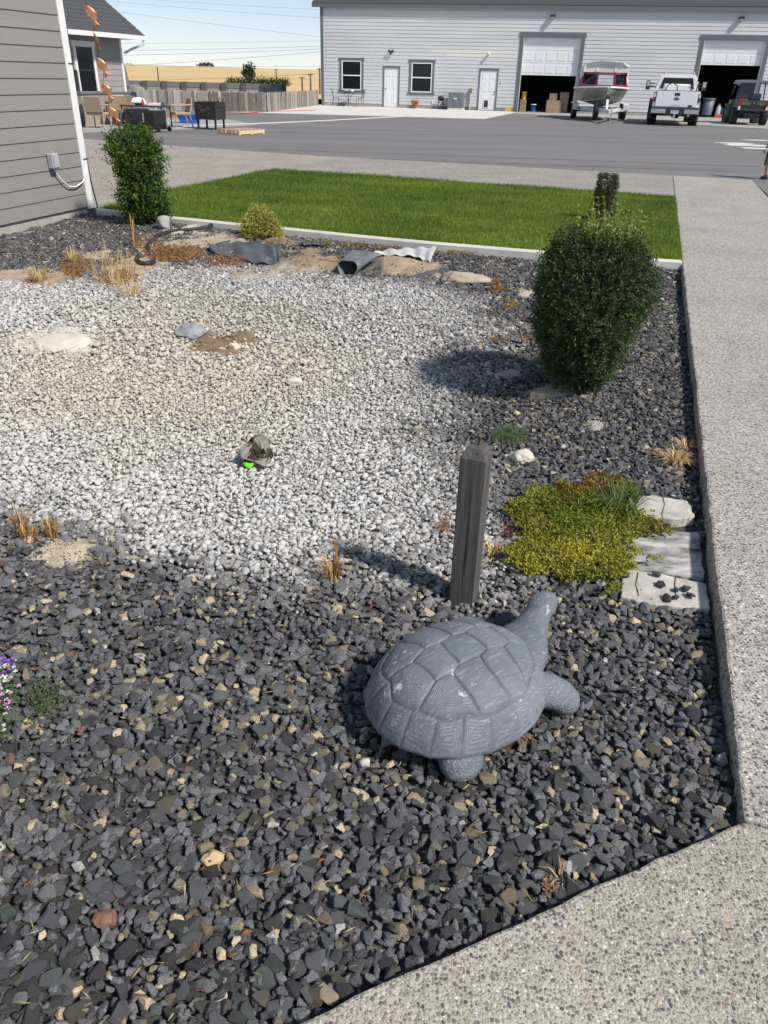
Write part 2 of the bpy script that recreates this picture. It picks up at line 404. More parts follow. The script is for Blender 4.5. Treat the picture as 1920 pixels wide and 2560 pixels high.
# --- lawn
edge_px = [(1702, 654), (1560, 646), (1310, 627), (1100, 609), (900, 590), (720, 573), (600, 561), (500, 551), (430, 544), (330, 532), (250, 524)]
EDGE = [G(x, y, .0) for x, y in edge_px]
lawn_poly = [xy(p) for p in EDGE] + [xy(p) for p in reversed(lawn_l)] + [xy(gp(-.004, 12.77))]
lm = mat('lawn_soil', (.08, .13, .02), .95, .3, 2.5)
g = MB().prism(lawn_poly, -.2, -.02).build('lawn_ground', lm); tag(g, 'green ground under the lawn grass', 'lawn', kind='structure')
P = np.array(lawn_poly); lo, hi = P.min(0), P.max(0)
N = 420000; Q = rng.uniform(lo, hi, (N, 2)); dq = polydist(Q, [tuple(p) for p in lawn_poly]); Q = Q[dq > .0]; N = len(Q)
dq = dq[dq > 0]
hgt = rng.uniform(.028, .062, N) * (1 + .45 * np.exp(-dq / .12)) * (.75 + .5 * vnoise(Q, 1.3, 3))
ang = rng.uniform(0, 2 * PI, N); wid = rng.uniform(.0035, .0065, N); lean = rng.normal(0, .022, (N, 2))
z0 = np.full(N, -.02); sx, sy = np.cos(ang) * wid, np.sin(ang) * wid
vv = np.stack([np.column_stack([Q[:, 0] - sx, Q[:, 1] - sy, z0]), np.column_stack([Q[:, 0] + sx, Q[:, 1] + sy, z0]), np.column_stack([Q + lean, z0 + hgt])], 1)
pt = vnoise(Q, .9, 5) * .5 + vnoise(Q, 3.5, 6) * .3 + vnoise(Q, 11, 8) * .2
dry = (rng.random(N) < .02)[:, None]
pt = np.clip(pt * 1.5 - .25 + .12 * np.sin((Q @ np.array([.29, .957])) * 5.6), 0, 1); gc_ = np.array([.10, .175, .02]) + pt[:, None] * np.array([.14, .15, .026]) + rng.normal(0, .012, (N, 1)) * np.array([1, 1.2, .2])
gc_ = np.where(dry, np.array([.24, .22, .08]), np.clip(gc_, .01, 1))
me = fast_mesh('lawn_grass', vv.reshape(-1, 3), np.arange(N * 3).reshape(-1, 3), np.repeat(gc_, 3, 0))
go = link('lawn_grass', me, mat('grass_blade', attr=True, rough=.6, var=.05, trans=.35, spec=.3))
tag(go, 'short bright green mown lawn grass', 'grass', kind='stuff')

# --- concrete edging between lawn and bed
ew = mat('edging_concrete', (.58, .565, .52), .85, .12, 3, bump=.3, bscale=70)
rings = []
for i, p in enumerate(EDGE):
    a = EDGE[max(i - 1, 0)]; b = EDGE[min(i + 1, len(EDGE) - 1)]; d = (b - a).normalized(); s = Vector((d.y, -d.x, 0))
    if s.y > 0: s = -s
    zt = .018 + random.uniform(-.004, .004)
    rings.append([p + s * .0 + Vector((0, 0, -.25)), p + s * .0 + Vector((0, 0, zt)), p + s * .055 + Vector((0, 0, zt + .002)), p + s * .075 + Vector((0, 0, zt - .015)), p + s * .085 + Vector((0, 0, -.25))])
eo = MB().loft(rings, smooth=False).build('lawn_edging', ew); tag(eo, 'pale concrete kerb edging along the front of the lawn', 'edging', kind='structure')

# --- garden bed
bed_poly = [xy(diag1), xy(gp(0, 7.3))] + [xy(p + Vector((0, -.1, 0))) for p in EDGE] + [xy(HC), xy(HC - BX * 12), xy(dfar)]
WHITE = [xy(GB(x, y)) for x, y in [(-500, 690), (0, 672), (170, 690), (330, 672), (560, 655), (760, 668), (900, 690), (1060, 700), (1200, 735), (1270, 800), (1240, 880), (1170, 950), (1130, 1050), (1150, 1160), (1230, 1260), (1300, 1370), (1180, 1420), (1030, 1448), (860, 1432), (700, 1425), (560, 1400), (400, 1358), (260, 1338), (130, 1318), (0, 1330), (-500, 1380)]]
CREAM = [xy(GB(x, y)) for x, y in [(-100, 860), (150, 780), (400, 720), (700, 740), (900, 830), (940, 960), (820, 1090), (600, 1150), (300, 1140), (60, 1110), (-100, 1040)]]
# bare sandy patches: px, py, rx, ry, colour
PATCH = [(170, 1382, 85, 32, (.50, .42, .31)), (150, 845, 95, 42, (.60, .56, .48)), (790, 650, 110, 34, (.30, .22, .13)), (1010, 668, 110, 30, (.36, .28, .18)),
         (520, 610, 110, 26, (.44, .36, .26)), (700, 603, 60, 16, (.34, .29, .22)), (120, 700, 75, 20, (.38, .30, .21)), (330, 665, 80, 26, (.44, .36, .26)), (560, 862, 100, 34, (.22, .15, .09)),
         (1310, 735, 35, 14, (.5, .43, .33)), (1370, 980, 90, 20, (.38, .33, .26)), (470, 575, 70, 14, (.5, .45, .36)), (1490, 1065, 30, 18, (.55, .52, .46)), (230, 640, 60, 14, (.42, .36, .26)), (1290, 1140, 50, 30, (.45, .40, .32)), (40, 690, 60, 14, (.4, .33, .25)), (620, 690, 90, 14, (.42, .36, .28))]
PW = []
for x, y, rx, ry, c in PATCH:
    p = GB(x, y); ax = (GB(x + rx, y) - GB(x - rx, y)).length / 2; by = (GB(x, y - ry) - GB(x, y + ry)).length / 2
    PW.append((p.x, p.y, ax, by, c))
def patchval(P):
    best = np.zeros(len(P)); col = np.zeros((len(P), 3))
    wob_ = (vnoise(P, 7, 21) - .5) * .9 + (vnoise(P, 20, 22) - .5) * .5
    for x, y, a, b, c in PW:
        v = 1 - np.hypot((P[:, 0] - x) / a, (P[:, 1] - y) / b) + wob_
        m_ = v > best; best = np.where(m_, v, best); col[m_] = c
    return best, col
xs = np.arange(-7.2, 4.0, .05); ys = np.arange(-.4, 11.6, .05); XX, YY = np.meshgrid(xs, ys, indexing='ij'); BP = np.column_stack([XX.ravel(), YY.ravel()])
pv, pc = patchval(BP); wd = polydist(BP, WHITE); wm = np.clip(wd / .35 + .5, 0, 1)[:, None]
base = np.array([.062, .058, .054]) * (1 - wm) + np.array([.40, .375, .32]) * wm
base = base * (.7 + .6 * vnoise(BP, 6, 2))[:, None]; pm = np.clip(pv * 3, 0, 1)[:, None]
base = base * (1 - pm) + pc * pm * (.8 + .4 * vnoise(BP, 14, 9))[:, None]
BZ = hz(BP[:, 0], BP[:, 1]) - .012 + np.clip(pv, 0, .5) * .05 + (vnoise(BP, 9, 4) - .5) * .02 + (vnoise(BP, 17, 44) - .5) * .022 * np.clip(pv * 3, 0, 1)
hole = GB(815, 655); BZ -= .16 * np.exp(-(((BP[:, 0] - hole.x) / .16) ** 2 + ((BP[:, 1] - hole.y) / .17) ** 2))
mound = GB(770, 668); BZ += .10 * np.exp(-(((BP[:, 0] - mound.x) / .32) ** 2 + ((BP[:, 1] - mound.y) / .16) ** 2))
mound = GB(960, 668); BZ += .10 * np.exp(-(((BP[:, 0] - mound.x) / .45) ** 2 + ((BP[:, 1] - mound.y) / .2) ** 2))
nx, ny = len(xs), len(ys); idx = np.arange(nx * ny).reshape(nx, ny)
a, b, c, d = idx[:-1, :-1].ravel(), idx[1:, :-1].ravel(), idx[1:, 1:].ravel(), idx[:-1, 1:].ravel()
keep = inpoly(np.column_stack([XX[:-1, :-1].ravel() + .025, YY[:-1, :-1].ravel() + .025]), [(p[0], p[1]) for p in [xy(dfar + Vector((0, -.3, 0))), xy(diag1 + Vector((.1, -.2, 0))), xy(gp(.15, 7.5)), xy(EDGE[4] + Vector((0, .2, 0))), xy(EDGE[-1] + Vector((-.1, .3, 0))), xy(HC + Vector((-.2, .2, 0))), xy(HC - BX * 13 - AX * .3)]])
T = np.concatenate([np.column_stack([a, b, c])[keep], np.column_stack([a, c, d])[keep]])
me = fast_mesh('garden_bed', np.column_stack([BP, BZ]), T, base, smooth=True)
bed = link('garden_bed', me, mat('bed_soil', attr=True, rough=.95, var=.18, scale=25, bump=.8, bscale=130, bdist=.012))
tag(bed, 'sandy soil of the sunken gravel garden bed', 'soil', kind='structure')

# --- stones
def mz(P):
    o = np.zeros(len(P))
    for (x, y), h_, a_, b_ in (((815, 655), -.16, .16, .17), ((770, 668), .10, .32, .16), ((960, 668), .10, .45, .2)):
        q = GB(x, y); o += h_ * np.exp(-(((P[:, 0] - q.x) / a_) ** 2 + ((P[:, 1] - q.y) / b_) ** 2))
    return o
def hull_stone(n, seed, sq=(1, .72, .5)):
    r = np.random.default_rng(seed); p = r.normal(size=(n, 3)); p /= np.linalg.norm(p, axis=1)[:, None]
    p = np.sign(p) * np.abs(p) ** .75; p *= r.uniform(.8, 1.0, (n, 1)); p /= np.abs(p).max(0); p *= np.array(sq) * .5
    b = bmesh.new(); [b.verts.new(q) for q in p]; res = bmesh.ops.convex_hull(b, input=b.verts)
    bad = [e for e in res['geom_interior'] if isinstance(e, bmesh.types.BMVert)]
    bmesh.ops.delete(b, geom=bad, context='VERTS'); bmesh.ops.triangulate(b, faces=b.faces); b.verts.ensure_lookup_table(); b.verts.index_update()
    v = np.array([q.co[:] for q in b.verts]); f = np.array([[q.index for q in t.verts] for t in b.faces]); b.free(); return v, f
def pebble(seed, nu=7, nv=3):
    r = np.random.default_rng(seed); vs = [(0, 0, -.5)]
    for j in range(1, nv + 1):
        th = -PI / 2 + PI * j / (nv + 1)
        for i in range(nu):
            a = 2 * PI * (i + .5 * (j % 2)) / nu; k = r.uniform(.86, 1.1)
            vs.append((.5 * math.cos(th) * math.cos(a) * k, .5 * math.cos(th) * math.sin(a) * k, .5 * math.sin(th) * r.uniform(.9, 1.05)))
    vs.append((0, 0, .5)); top = len(vs) - 1; f = []
    for i in range(nu):
        f.append((0, 1 + (i + 1) % nu, 1 + i)); f.append((top, top - nu + i, top - nu + (i + 1) % nu))
        for j in range(nv - 1):
            p, q = 1 + j * nu + i, 1 + j * nu + (i + 1) % nu; f += [(p, q, q + nu), (p, q + nu, p + nu)]
    return np.array(vs) * np.array([1, .74, .55]), np.array(f)
def rotmats(yaw, tx, ty):
    n = len(yaw); c, s = np.cos(yaw), np.sin(yaw); Z = np.zeros((n, 3, 3)); Z[:, 0, 0] = c; Z[:, 0, 1] = -s; Z[:, 1, 0] = s; Z[:, 1, 1] = c; Z[:, 2, 2] = 1
    c, s = np.cos(tx), np.sin(tx); X = np.zeros((n, 3, 3)); X[:, 0, 0] = 1; X[:, 1, 1] = c; X[:, 1, 2] = -s; X[:, 2, 1] = s; X[:, 2, 2] = c
    c, s = np.cos(ty), np.sin(ty); Y = np.zeros((n, 3, 3)); Y[:, 1, 1] = 1; Y[:, 0, 0] = c; Y[:, 0, 2] = s; Y[:, 2, 0] = -s; Y[:, 2, 2] = c
    return Y @ X @ Z
def scatter(spacing, seed):
    r = np.random.default_rng(seed); gx = np.arange(-7, 4, spacing); gy = np.arange(.0, 11, spacing); a, b = np.meshgrid(gx, gy, indexing='ij')
    P = np.column_stack([a.ravel(), b.ravel()]) + r.uniform(-.5, .5, (a.size, 2)) * spacing
    px, py, zc = project(np.column_stack([P, np.full(len(P), SOIL_Z)])); mg = .55 * FPX / np.maximum(zc, .3)
    P = P[(zc > .2) & (px > -mg) & (px < 1920 + mg) & (py < 2560 + mg)]
    return P[polydist(P, bed_poly) > .012]
BLOCKS = [xy(GB(x, y)) for x, y in [(1585, 1262), (1712, 1262), (1738, 1310), (1770, 1400), (1790, 1500), (1690, 1505), (1560, 1480), (1550, 1440), (1570, 1330)]]
P = scatter(.0212, 5); P2 = scatter(.0268, 6); P = np.concatenate([P[P[:, 1] < 5.2], P2[P2[:, 1] >= 5.2]]); n0 = len(P)
wd = polydist(P, WHITE); cdist = polydist(P, CREAM); pv, _ = patchval(P); nz = vnoise(P, 2.2, 31) - .5; nz2 = vnoise(P, 9, 32) - .5
clod = rng.random(n0) < np.clip(pv * 1.9, 0, .88); pvc = patchval(P)[1]; keep = polydist(P, BLOCKS) < .0
pb = GB(1157, 1500); keep &= np.hypot(P[:, 0] - pb.x, P[:, 1] - pb.y - .03) > .06
hb = GB(815, 655); keep &= np.hypot((P[:, 0] - hb.x) / .5, (P[:, 1] - hb.y) / .25) > 1
keep |= clod & (polydist(P, BLOCKS) < 0)
P, wd, cdist, nz, nz2, clod, pvc = P[keep], wd[keep], cdist[keep], nz[keep], nz2[keep], clod[keep], pvc[keep]; n0 = len(P)
dust = np.clip((wd + nz * .5 + nz2 * .3) / .6 + .3, 0, 1)
bwall = np.clip((P @ np.array(BX)[:2] - np.array(BASC)[:2] @ np.array(BX)[:2]) / 2.2, 0, 1)        # far bank of the basin keeps more bare stones
right_ = np.clip((P @ np.array(AX)[:2] - np.array(BASC)[:2] @ np.array(AX)[:2] - .3) / 1.6, 0, 1)
dust *= 1 - .38 * bwall ** 1.2 - .36 * right_
is_peb = rng.random(n0) < np.clip(dust * 1.25 - .05, 0, .93)
# colours
slate = np.array([.098, .0985, .101]) * rng.uniform(.5, 1.55, (n0, 1)) + rng.normal(0, .003, (n0, 3))
tone = rng.random(n0)
tan = np.array([.33, .27, .175]) * rng.uniform(.6, 1.5, (n0, 1)); olive = np.array([.125, .115, .085]) * rng.uniform(.7, 1.4, (n0, 1)); rust = np.array([.16, .105, .07]) * rng.uniform(.7, 1.2, (n0, 1)); lt = np.array([.36, .35, .32]) * rng.uniform(.7, 1.2, (n0, 1))
col = slate.copy()
for lo_, hi_, arr in ((.825, .89, olive), (.89, .968, tan), (.968, .973, rust), (.973, .98, lt)):
    m_ = (tone >= lo_) & (tone < hi_); col[m_] = arr[m_]
pcol = np.array([.36, .36, .355]) * rng.uniform(.55, 1.35, (n0, 1)); m_ = tone < .27; pcol[m_] = (np.array([.105, .11, .118]) * rng.uniform(.6, 1.4, (n0, 1)))[m_]
m_ = (tone > .27) & (tone < .35); pcol[m_] = (np.array([.33, .25, .2]) * rng.uniform(.7, 1.3, (n0, 1)))[m_]
cream = np.clip(cdist / .8 + .4 + nz * .8, 0, 1)[:, None]
powder = np.array([.60, .59, .56]) * (1 - cream) + np.array([.59, .535, .42]) * cream
dm = np.clip(dust * rng.uniform(.45, 1.2, n0) * (1 - .25 * (tone < .15)), 0, .92)[:, None]
dm = np.maximum(dm, cream * .55 * np.clip(dust, 0, 1)[:, None])
col = np.where(is_peb[:, None], pcol, col) * (1 - dm) + powder * dm
is_peb |= clod; col = np.where(clod[:, None], pvc * rng.uniform(.6, 1.15, (n0, 1)), col); col = np.clip(col, .008, .8)
size = np.exp(rng.normal(0, .36, n0)) * .0295; size = np.clip(size, .011, .06); size = np.where(P[:, 1] > 5.2, size * 1.2, size); size = np.where(is_peb, size * .84, size); size = np.where(clod, size * rng.uniform(.25, .62, n0), size)
yaw = rng.uniform(0, 2 * PI, n0); tx = rng.normal(0, .3, n0); ty = rng.normal(0, .3, n0)
zz = hz(P[:, 0], P[:, 1]) + rng.uniform(-.005, .010, n0) + np.where(size < .022, .006, 0); pv2 = patchval(P)[0]; zz = np.where(clod, hz(P[:, 0], P[:, 1]) - .010 + np.clip(pv2, 0, .5) * .05 + mz(P), zz)
RM = rotmats(yaw, tx, ty)
near = P[:, 1] < 2.9
stone_mat = mat('gravel_stone', attr=True, rough=.82, var=.16, scale=45, bump=.85, bscale=150, bdist=.004, spec=.3, fine=.45, fscale=300)
HN = [hull_stone(17, 100 + i, (1, random.uniform(.6, .85), random.uniform(.32, .62))) for i in range(18)]
HF = [hull_stone(9, 200 + i, (1, random.uniform(.6, .85), random.uniform(.35, .6))) for i in range(10)]
PN = [pebble(300 + i, 8, 3) for i in range(10)]; PF = [pebble(320 + i, 6, 2) for i in range(8)]
# the 300 stones that show largest become pieces of their own
px, py, zc = project(np.column_stack([P, zz])); vis = (px > 0) & (px < 1920) & (py < 2560) & ~is_peb
rank = np.argsort(np.where(vis, -size / np.maximum(zc, .1), 1)); own = np.zeros(n0, bool); own[rank[:300]] = True
def bake(name, variants, ids, smooth):
    VV, FF, CC = [], [], []; off = 0; pick = rng.integers(0, len(variants), len(ids))
    for k, (v, f) in enumerate(variants):
        I = ids[pick == k]
        if not len(I): continue
        sc = size[I][:, None] * np.column_stack([np.ones(len(I)), rng.uniform(.8, 1.15, len(I)), rng.uniform(.8, 1.25, len(I))])
        w_ = np.einsum('nij,nvj->nvi', RM[I], v[None] * sc[:, None, :]) + np.column_stack([P[I], zz[I]])[:, None, :]
        VV.append(w_.reshape(-1, 3)); FF.append((f[None] + (np.arange(len(I)) * len(v))[:, None, None]).reshape(-1, 3) + off); CC.append(np.repeat(col[I], len(v), 0)); off += len(I) * len(v)
    o = link(name, fast_mesh(name, np.concatenate(VV), np.concatenate(FF), np.concatenate(CC), smooth), stone_mat); return o
ar = np.arange(n0)
tag(bake('slate_gravel', HN, ar[near & ~is_peb & ~own], False), 'angular dark slate gravel with tan chips in the foreground', 'gravel', kind='stuff')
tag(bake('slate_gravel', HF, ar[~near & ~is_peb], False), 'dark slate gravel around the back and sides of the pale basin', 'gravel', kind='stuff')
tag(bake('pale_pebbles', PN, ar[near & is_peb], True), 'pale dusty rounded pebbles at the near edge of the basin', 'gravel', kind='stuff')
tag(bake('pale_pebbles', PF, ar[~near & is_peb], True), 'whitish dusty pebbles filling the shallow dry basin', 'gravel', kind='stuff')
stone_me = {}
for i in ar[own]:
    k = int(rng.integers(0, 6)); q = (col[i] * 40).round().astype(int); key = (k, min(int(q.sum() / 2), 30), int(col[i][0] > col[i][2] * 1.25))
    if key not in stone_me:
        v, f = HN[k]; stone_me[key] = fast_mesh('stone', v, f, np.repeat(col[i][None], len(v), 0)); stone_me[key].materials.append(stone_mat)
    o = bpy.data.objects.new('stone', stone_me[key]); C.objects.link(o); o.parent = bed
    o.matrix_world = Matrix.Translation((P[i, 0], P[i, 1], zz[i] + .003)) @ Matrix(RM[i].tolist()).to_4x4() @ Matrix.Diagonal((size[i], size[i], size[i], 1))

# ================================================================== NEAR HOUSE
white_paint = mat('white_paint', (.74, .74, .72), .55, .06, 4, bump=.1, bscale=40)
sid_m = mat('near_siding', (.25, .236, .216), .65, .05, 3, stretch=(.25, .25, 5), bump=.55, bscale=26, bdist=.0035, fine=.05, fscale=30)
found_m = mat('foundation_concrete', (.36, .345, .31), .9, .2, 5, bump=.5, bscale=50)
hrot = math.atan2(BX.y, BX.x)             # local +x runs along the wall away from the camera
house = thing('house', 'grey lap-sided house with white corner board at the left', 'house', HC, hrot)
# local: x along wall (0 = far corner, negative towards camera), y: +y is to the left of B = into the house, wall face at y=0
LEN, EXPO, Z0 = 11.0, .163, .10
def lap(mb, x0, x1, z, h, out=.019, y=0, sgn=-1):
    """one tapered lap board, thick edge at the bottom"""
    ring = [(0, z), (sgn * out, z), (sgn * .006, z + h + .02), (0, z + h + .02)]
    mb.loft([[Vector((x, y + q[0], q[1])) for q in ring] for x in (x0, x1)], smooth=False)
for i in range(32):
    z = Z0 + i * EXPO; cut = -random.uniform(3, 9)
    for a, b in ((-LEN, cut - .002), (cut + .002, -.095)):
        mb = MB(); lap(mb, a, b, z, EXPO); mb.build('siding_board', sid_m, house)
MB().b2(-LEN, -.02, .001, .16, Z0 - .01, 5.4).build('wall', sid_m, house)
MB().b2(-.02, .1, .14, 6, Z0 - .01, 5.4).build('wall', sid_m, house)
MB().b2(-LEN, -.012, .012, .3, -.5, Z0 - .012).build('foundation', found_m, house)
cb = MB().b2(-.093, .024, -.026, -.001, Z0 - .03, 5.4); cb.b2(.001, .024, 0, .1, Z0 - .03, 5.4)
cb.build('corner_board', white_paint, house, bevel=.003)
MB().b2(-LEN, .45, -.45, 6.4, 5.4, 5.6).build('roof_eave', white_paint, house)
blk = mat('black_rubber', (.02, .02, .022), .6)
pts = [Vector((.034, -.012 + .006 * math.sin(i * 1.7), 5.3 - i * .13)) for i in range(42)]
pts[-6:] = [p + Vector((.004 * k, -.01 * k, 0)) for k, p in enumerate(pts[-6:])]
MB().tube(pts, .009, 6).build('cable', blk, house)
for z in (1.72, .66): MB().b2(-.05, .045, -.034, -.0262, z, z + .012).build('cable_clip', blk, house)
# outlet box with a white cord (box about 1.1 m from the corner)
gp_m = mat('grey_plastic', (.40, .41, .43), .45, .04, 6)
def on_wall(x, y):
    d = ray(x, y); n = Vector((AX.x, AX.y, 0)); c = Vector((0, 0, CAM_H)); t = (HC - c).dot(n) / d.dot(n); p = c + d * t - HC
    return p.dot(BX), p.z + .07 - .07
bx, bz = on_wall(122, 402); z_off = -HC.z
bz -= 0
mb = MB().b2(bx - .055, bx + .055, -.10, -.02, bz - .085, bz + .085); box_o = mb.build('outlet_box', gp_m, house, bevel=.012)
MB().b2(bx - .045, bx + .045, -.118, -.098, bz - .07, bz + .075).build('cover', gp_m, box_o, bevel=.006)
MB().b2(bx - .012, bx + .012, -.08, -.04, bz + .083, bz + .105).build('hinge', gp_m, box_o)
cp = []
for x, y in ((124, 418), (133, 434), (147, 452), (165, 466), (182, 466), (198, 455), (207, 440), (209, 424)):
    q, zq = on_wall(x, y); cp.append(Vector((q, -.05, zq)))
cp[-1].y = -.035; cp[-2].y = -.04
MB().tube([cp[0] + (cp[0] - cp[1]) * .3] + cp, .0085, 8).build('cord', mat('white_cord', (.8, .8, .78), .5, .03), house)

# hanging chain of copper fish (swings a little in the wind)
copper = mat('copper', (.72, .33, .17), .38, .12, 12, metal=.75, bump=.2, bscale=60)
wire_m = mat('dark_wire', (.08, .05, .04), .5, metal=.6)
FY = 10.9
chain = thing('fish_wind_chain', 'hanging chain of copper fish in front of the house corner', 'wind chime', V(228, 12, FY) * 1.0)
org = chain.location.copy()
fish_out = [(-.5, .02), (-.42, .12), (-.25, .2), (-.05, .23), (.0, .32), (.1, .22), (.22, .13), (.3, .07), (.38, .12), (.5, .2), (.46, .03), (.5, -.13), (.38, -.06), (.28, -.02), (.12, -.12), (-.05, -.2), (-.12, -.28), (-.2, -.2), (-.38, -.13)]
fpx = [(231, 39, 42, 55), (243, 104, 34, 68), (257, 166, 38, 55), (270, 229, 38, 52), (285, 286, 38, 48)]
prev = V(219, -420, FY + .1)
for i, (x, y, L, tilt) in enumerate(fpx):
    c_ = V(x, y, FY) - org; a = R(-tilt); sc = L / FPX * 11.2 * 1.02; thin = .35 if i == 1 else 1
    mb = MB(); rings = []
    for k, (yo, s_) in enumerate(((-.045, .55), (-.03, .86), (0, 1), (.03, .86), (.045, .55))):
        ring = []
        for fx, fz in fish_out:
            bend = -.5 * (fx + .1) ** 2 if fx > -.1 else 0
            X = fx * (s_ if abs(fx) < .3 else (.5 + .5 * s_)) * sc; Z = (fz * s_ - bend * -.9) * sc
            ring.append(Vector(((X * math.cos(a) - Z * math.sin(a)) * thin + c_.x, yo * sc * 1.3 + (X * .6 if i == 1 else 0) + c_.y, X * math.sin(a) + Z * math.cos(a) + c_.z)))
        rings.append(ring)
    fo = mb.loft(rings, smooth=False).build('fish', copper, chain, bevel=.002)
    e = MB().lathe([(0.0001, -.052 * sc), (.03 * sc, -.045 * sc), (.03 * sc, 0)], 8, (c_.x + (-.36 * math.cos(a)) * sc * thin, c_.y - .005, c_.z - .36 * math.sin(a) * sc), 'Y').build('eye', wire_m, fo)
    top = c_ + Vector((-.42 * math.cos(a) * sc, 0, -.42 * math.sin(a) * sc)); bot = c_ + Vector((.1 * math.cos(a) * sc, 0, .1 * math.sin(a) * sc))
    st = (prev - org) if i == 0 else prev
    MB().tube([st, (st + top) / 2 + Vector((.004, 0, 0)), top], .0035, 5).build('wire', wire_m, chain); prev = bot

# ================================================================== PLANTS
def leaves(base, dirs, L, W, col, fold=.25, cup=0.0):
    """flat diamond leaves, two triangles each, with their own normals"""
    n = len(base); d = dirs / np.linalg.norm(dirs, axis=1)[:, None]
    rnd = rng.normal(size=(n, 3)); s = np.cross(d, rnd); s /= np.linalg.norm(s, axis=1)[:, None] + 1e-9; u = np.cross(s, d)
    L = np.broadcast_to(L, n)[:, None]; W = np.broadcast_to(W, n)[:, None]
    v = np.stack([base, base + d * L * .5 + s * W * .5 + u * W * fold, base + d * L + u * L * cup, base + d * L * .5 - s * W * .5 + u * W * fold], 1)
    i = np.arange(n)[:, None] * 4
    return v.reshape(-1, 3), np.concatenate([i + [0, 1, 2], i + [0, 2, 3]]), np.repeat(col, 4, 0)
def sprigs(base, dirs, length, n, L, W, col, spread=.9, tipcol=None, tipw=0):
    """opposite leaves along short stems"""
    d = dirs / np.linalg.norm(dirs, axis=1)[:, None]; B, D, CC, LL = [], [], [], []
    m_ = len(base); length = np.broadcast_to(length, m_)
    for k in range(n):
        f = (k + .5) / n; rad = rng.normal(size=(m_, 3)); rad -= (rad * d).sum(1)[:, None] * d; rad /= np.linalg.norm(rad, axis=1)[:, None]
        for sg in (1, -1):
            B.append(base + d * (length * f)[:, None]); D.append(d * .7 + rad * sg * spread); c_ = col.copy()
            if tipcol is not None: c_ = c_ * (1 - tipw * f ** 2) + np.array(tipcol) * tipw * f ** 2
            CC.append(c_); LL.append(L * rng.uniform(.7, 1.2, m_) * (1 - .25 * f))
    B, D, CC, LL = np.concatenate(B), np.concatenate(D), np.concatenate(CC), np.concatenate(LL)
    return leaves(B, D, LL, LL * W / L, np.clip(CC * rng.uniform(.75, 1.25, (len(CC), 1)), .004, 1))
def stack(parts):
    off = 0; VV, TT, CC = [], [], []
    for v, t, c_ in parts: VV.append(v); TT.append(t + off); CC.append(c_); off += len(v)
    return np.concatenate(VV), np.concatenate(TT), np.concatenate(CC)
leaf_m = mat('leaf', attr=True, rough=.5, var=.1, scale=30, trans=.25, spec=.28)
dull_leaf_m = mat('dry_leaf', attr=True, rough=.7, var=.1, scale=30, trans=.15, spec=.2)
bark_m = mat('bark', (.13, .085, .05), .9, .3, 30, bump=.8, bscale=60)
def stems(name, parent, base, tips, r, m_=bark_m):
    mb = MB()
    for t in tips:
        b = Vector(base); t = Vector(t); mid = b.lerp(t, .5) + Vector((random.uniform(-.03, .03), random.uniform(-.03, .03), 0)) * (t - b).length
        mb.tube([b, mid, t], [r, r * .7, r * .3], 6)
    return mb.build(name, m_, parent)
def shrub(name, label, loc, prof, h, nsp, L, W, cols, top_dir=.5, lump=.13, spl=.08, nl=4, tip=None, tipw=0, lean=(0, 0), squash=1.0, inner=.35, seed=1):
    """a shrub whose crown follows a radius profile over its height; sprigs through the outer volume, dark gaps between"""
    t = thing(name, label, 'shrub', loc); zs = np.array([p[0] for p in prof]) * h; rs = np.array([p[1] for p in prof])
    z = rng.uniform(zs[0], zs[-1], nsp * 3); r_at = np.interp(z, zs, rs); k = rng.random(nsp * 3) < r_at / rs.max(); z, r_at = z[k][:nsp], r_at[k][:nsp]; m_ = len(z)
    th = rng.uniform(0, 2 * PI, m_); lm_ = 1 + lump * (np.sin(th * 3 + z * 9 + seed) + np.sin(th * 5 - z * 14 + seed * 2) * .7) + rng.normal(0, .03, m_)
    f = np.sqrt(rng.uniform(inner, 1, m_)); rr = r_at * f * lm_
    B = np.column_stack([rr * np.cos(th) + lean[0] * z, rr * np.sin(th) * squash + lean[1] * z, z])
    D = np.column_stack([np.cos(th), np.sin(th), np.full(m_, top_dir) + rng.normal(0, .35, m_)]) + rng.normal(0, .35, (m_, 3)); D[:, 2] += np.where(z > zs[-1] * .88, 1.1, 0)
    ci = rng.choice(len(cols), m_, p=[c_[1] for c_ in cols]); cc = np.array([c_[0] for c_ in cols])[ci]
    pch = vnoise(np.column_stack([th * 2, z * 6]), 1.0, seed); cc = cc * (.7 + .6 * pch)[:, None]
    v, tr, c_ = sprigs(B, D, spl * rng.uniform(.6, 1.3, m_), nl, L, W, cc, .9, tip, tipw)
    link('crown', fast_mesh('crown', v, tr, c_), leaf_m, t)
    tips = [(math.cos(a) * rs.max() * .6, math.sin(a) * rs.max() * .6, h * random.uniform(.5, .85)) for a in np.linspace(0, 6.2, 9)]
    stems('trunk', t, (0, 0, -.05), tips, .022)
    return t, zs, rs
